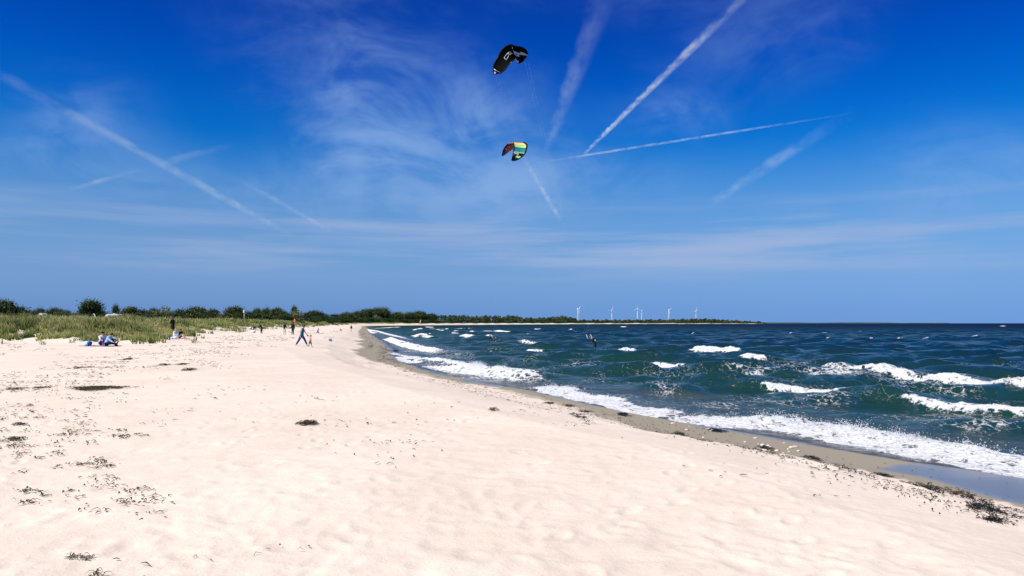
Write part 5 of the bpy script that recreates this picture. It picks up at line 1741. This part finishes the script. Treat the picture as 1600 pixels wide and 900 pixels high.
clump(860, 631, 9, 2.5, 26, 'left seaweed tuft of the three in a row below the surf', WEED, .04)
clump(888, 635, 9, 2, 26, 'middle seaweed tuft of the three in a row below the surf', WEED, .04)
clump(916, 644, 8, 2, 24, 'right seaweed tuft of the three in a row below the surf', WEED, .04)
clump(770, 642, 8, 2, 26, 'small dark seaweed tuft on open sand left of the surf', WEED, .04)
clump(617, 549, 7, 2.5, 60, 'dark lump of seaweed on the grey wet sand at the bend', WEEDW, .15)
clump(152, 905, 16, 5, 22, 'seaweed tuft cut by the bottom edge at left', WEED, .04)
clump(112, 875, 22, 4, 12, 'thin seaweed strand near the bottom left corner', WEED, .02)
clump(136, 879, 22, 3, 12, 'thin seaweed scrap right beside the strand near the bottom left corner', WEED, .02)
clump(25, 609, 24, 4, 26, 'seaweed patch left of the long dark mat', WEED, .04)
clump(66, 607, 22, 3, 22, 'seaweed patch between the left patch and the long dark mat', WEED, .04)
clump(25, 688, 24, 5, 50, 'seaweed patch by the left edge, halfway down the sand', WEED, .03)
clump(30, 665, 22, 3, 30, 'thin seaweed streak just above the patch by the left edge', WEED, .02)
clump(132, 575, 32, 4, 24, 'seaweed patch on the drift line in front of the pair on the blanket', WEED, .04)
clump(200, 562, 11, 2, 40, 'seaweed patch at the right end of the near drift line', WEED, .05)
clump(257, 571, 9, 2.2, 40, 'small dark tuft below the drift line, left of another', WEED, .06)
clump(285, 570, 9, 2, 40, 'small dark tuft below the drift line, right of another', WEED, .06)
clump(296, 579, 5, 2.4, 40, 'tiny dark tuft lowest below the drift line', WEED, .08)


def scatter():
    b = MB()
    # (centre px, centre py, spread x, spread y, how many) of the drift line and thin litter
    spots = [(60, 605, 70, 9, 260), (130, 578, 45, 9, 200), (190, 565, 40, 7, 160), (250, 556, 40, 6, 140), (300, 548, 45, 5, 160), (340, 540, 40, 4, 150), (25, 545, 30, 7, 120), (80, 590, 50, 8, 130),
             (380, 534, 40, 3.5, 170), (430, 528, 40, 2.5, 150), (20, 655, 24, 9, 80), (30, 690, 40, 12, 110), (110, 680, 40, 12, 110), (130, 725, 30, 10, 110), (180, 680, 35, 8, 90), (190, 770, 50, 18, 80),
             (30, 780, 30, 10, 80), (45, 715, 30, 14, 80), (160, 760, 60, 30, 70), (70, 650, 60, 25, 110), (250, 640, 90, 30, 70), (330, 570, 40, 12, 60), (480, 520, 30, 2, 60), (300, 860, 160, 30, 16),
             (600, 545, 14, 9, 260), (590, 535, 14, 6, 160), (610, 562, 16, 6, 110), (760, 660, 120, 20, 50), (1000, 760, 250, 80, 34), (1250, 800, 200, 60, 26), (600, 760, 200, 70, 22), (560, 680, 110, 18, 26)]
    P = []
    for cx, cy, sx, sy, n in spots:
        # the bits lie in wind-blown streaks
        k = max(3, n // 9)
        for _ in range(k):
            ux, uy = random.gauss(cx, sx), random.gauss(cy, sy)
            for _ in range(max(1, n // k)):
                P.append((random.gauss(ux, sx * .22), random.gauss(uy, max(.8, sy * .14)), 0))
    # the tide line along the edge of the wet sand
    edge = [(585, 527), (600, 556), (640, 575), (700, 592), (760, 607), (850, 630), (950, 648), (1050, 668), (1130, 686), (1200, 704), (1300, 730), (1400, 758), (1480, 785), (1600, 815)]
    for _ in range(1500):
        f = random.random() * (len(edge) - 1); i = int(f); f -= i
        x = edge[i][0] * (1 - f) + edge[i + 1][0] * f; y = edge[i][1] * (1 - f) + edge[i + 1][1] * f
        P.append((x + random.gauss(0, 12), y + random.gauss(0, 2 + (y - 520) * .022), 1))
    for _ in range(60):
        P.append((random.uniform(1250, 1600), random.uniform(700, 780), 2))
    A = np.array([(p[0], p[1]) for p in P if p[1] > 514])
    T = [p[2] for p in P if p[1] > 514]
    # project to the sand, one pass of refinement on the local height
    d = np.stack([ray(px, py) for px, py in A]); d = d / d[:, 1:2]
    z = np.full(len(A), 1.4)
    for _ in range(8):
        D = (z - CAM_Z) / d[:, 2]
        z = 0.5 * z + 0.5 * ground(d[:, 0] * D, D)
    D = (z - CAM_Z) / d[:, 2]
    Xs, Ys = d[:, 0] * D, D
    zz, ds, dd = ground(Xs, Ys, True)
    for x, y, h, s, t_, q in zip(Xs, Ys, zz, ds, T, dd):
        if y > 320 or y < 3 or s < (0.8 if t_ != 2 else 1.2) or q > 1:
            continue
        k = .45 + y * .032
        L = random.lognormvariate(-2.9, .5) * k
        ribbon(b, x, y, h + .014, min(L, .6), random.uniform(.005, .011) * k, random.gauss(0, .9), random.uniform(0, .02), 2)
    o = b.build('seaweed_litter', WEED)
    tag(o, 'countless small dark scraps of dried seaweed strewn over the sand', 'seaweed', kind='stuff')


scatter()


def clods():
    b = MB()
    for px0, px1, n in ((1050, 1120, 8), (1160, 1250, 16)):
        for _ in range(n):
            px = random.uniform(px0, px1)
            py = np.interp(px, [1040, 1130, 1200, 1250, 1300, 1400, 1480], [664, 680, 698, 708, 727, 752, 772]) + random.gauss(0, 5)
            c = on_ground(px, py)
            r_ = random.uniform(.015, .05)
            bb = MB(); bb.ball((c.x, c.y, c.z + r_ * .25), (r_ * 1.4, r_ * 1.1, r_ * .6), 8, 5)
            b.add([(x + random.gauss(0, r_ * .24), y + random.gauss(0, r_ * .24), z + random.gauss(0, r_ * .1)) for x, y, z in bb.v], bb.f)
    o = b.build('sand_clods', mat('sand_crumb', (0.62, 0.53, 0.44), 0.95, 0.05, 0.15, 20, 0.5, 80), None, True)
    tag(o, 'crumbled pale clods of sand along the wet edge', 'sand', kind='stuff')


clods()


def spray():
    """torn-up foam and drops thrown above the surf"""
    X, Y, Z, foam, ds = SEA
    M = (foam > .85) & (Y > 10) & (Y < 48) & (X > -8) & (X < 26)
    idx = np.argwhere(M)
    w_ = np.clip(Z[M], 0.05, 1) ** 2.0
    Yv = Y[M]
    w_ = w_ * Yv ** 1.3 / Yv.mean() * np.exp(-((ds[M] - 3.0) / 2.5) ** 2)
    w_ /= w_.sum()
    r = np.random.default_rng(9)
    seeds = r.choice(len(idx), 420, p=w_)
    tet = np.array([(1, 1, 1), (1, -1, -1), (-1, 1, -1), (-1, -1, 1)]) / 1.7
    tf = [(0, 1, 2), (0, 3, 1), (0, 2, 3), (1, 3, 2)]
    b = MB()
    for s in seeds:
        i, j = idx[s]
        c = np.array([X[i, j], Y[i, j], Z[i, j]])
        n = r.integers(5, 22); hh = r.uniform(.04, .30)
        drift = r.normal(size=2) * .15
        for _ in range(n):
            f = r.random() ** 1.5
            p = c + np.array([r.normal() * .10 + drift[0] * f, r.normal() * .10 + drift[1] * f, f * hh])
            sz = r.uniform(.007, .022) * (1.2 - .6 * f)
            b.add(p + tet * sz * r.uniform(.7, 1.4, (4, 3)), tf)
    o = b.build('sea_spray', mat('foam_drops', (0.84, 0.86, 0.88), 0.6, 0.3), None, False)
    tag(o, 'white spray thrown up along the breaking surf', 'spray', kind='stuff')


spray()
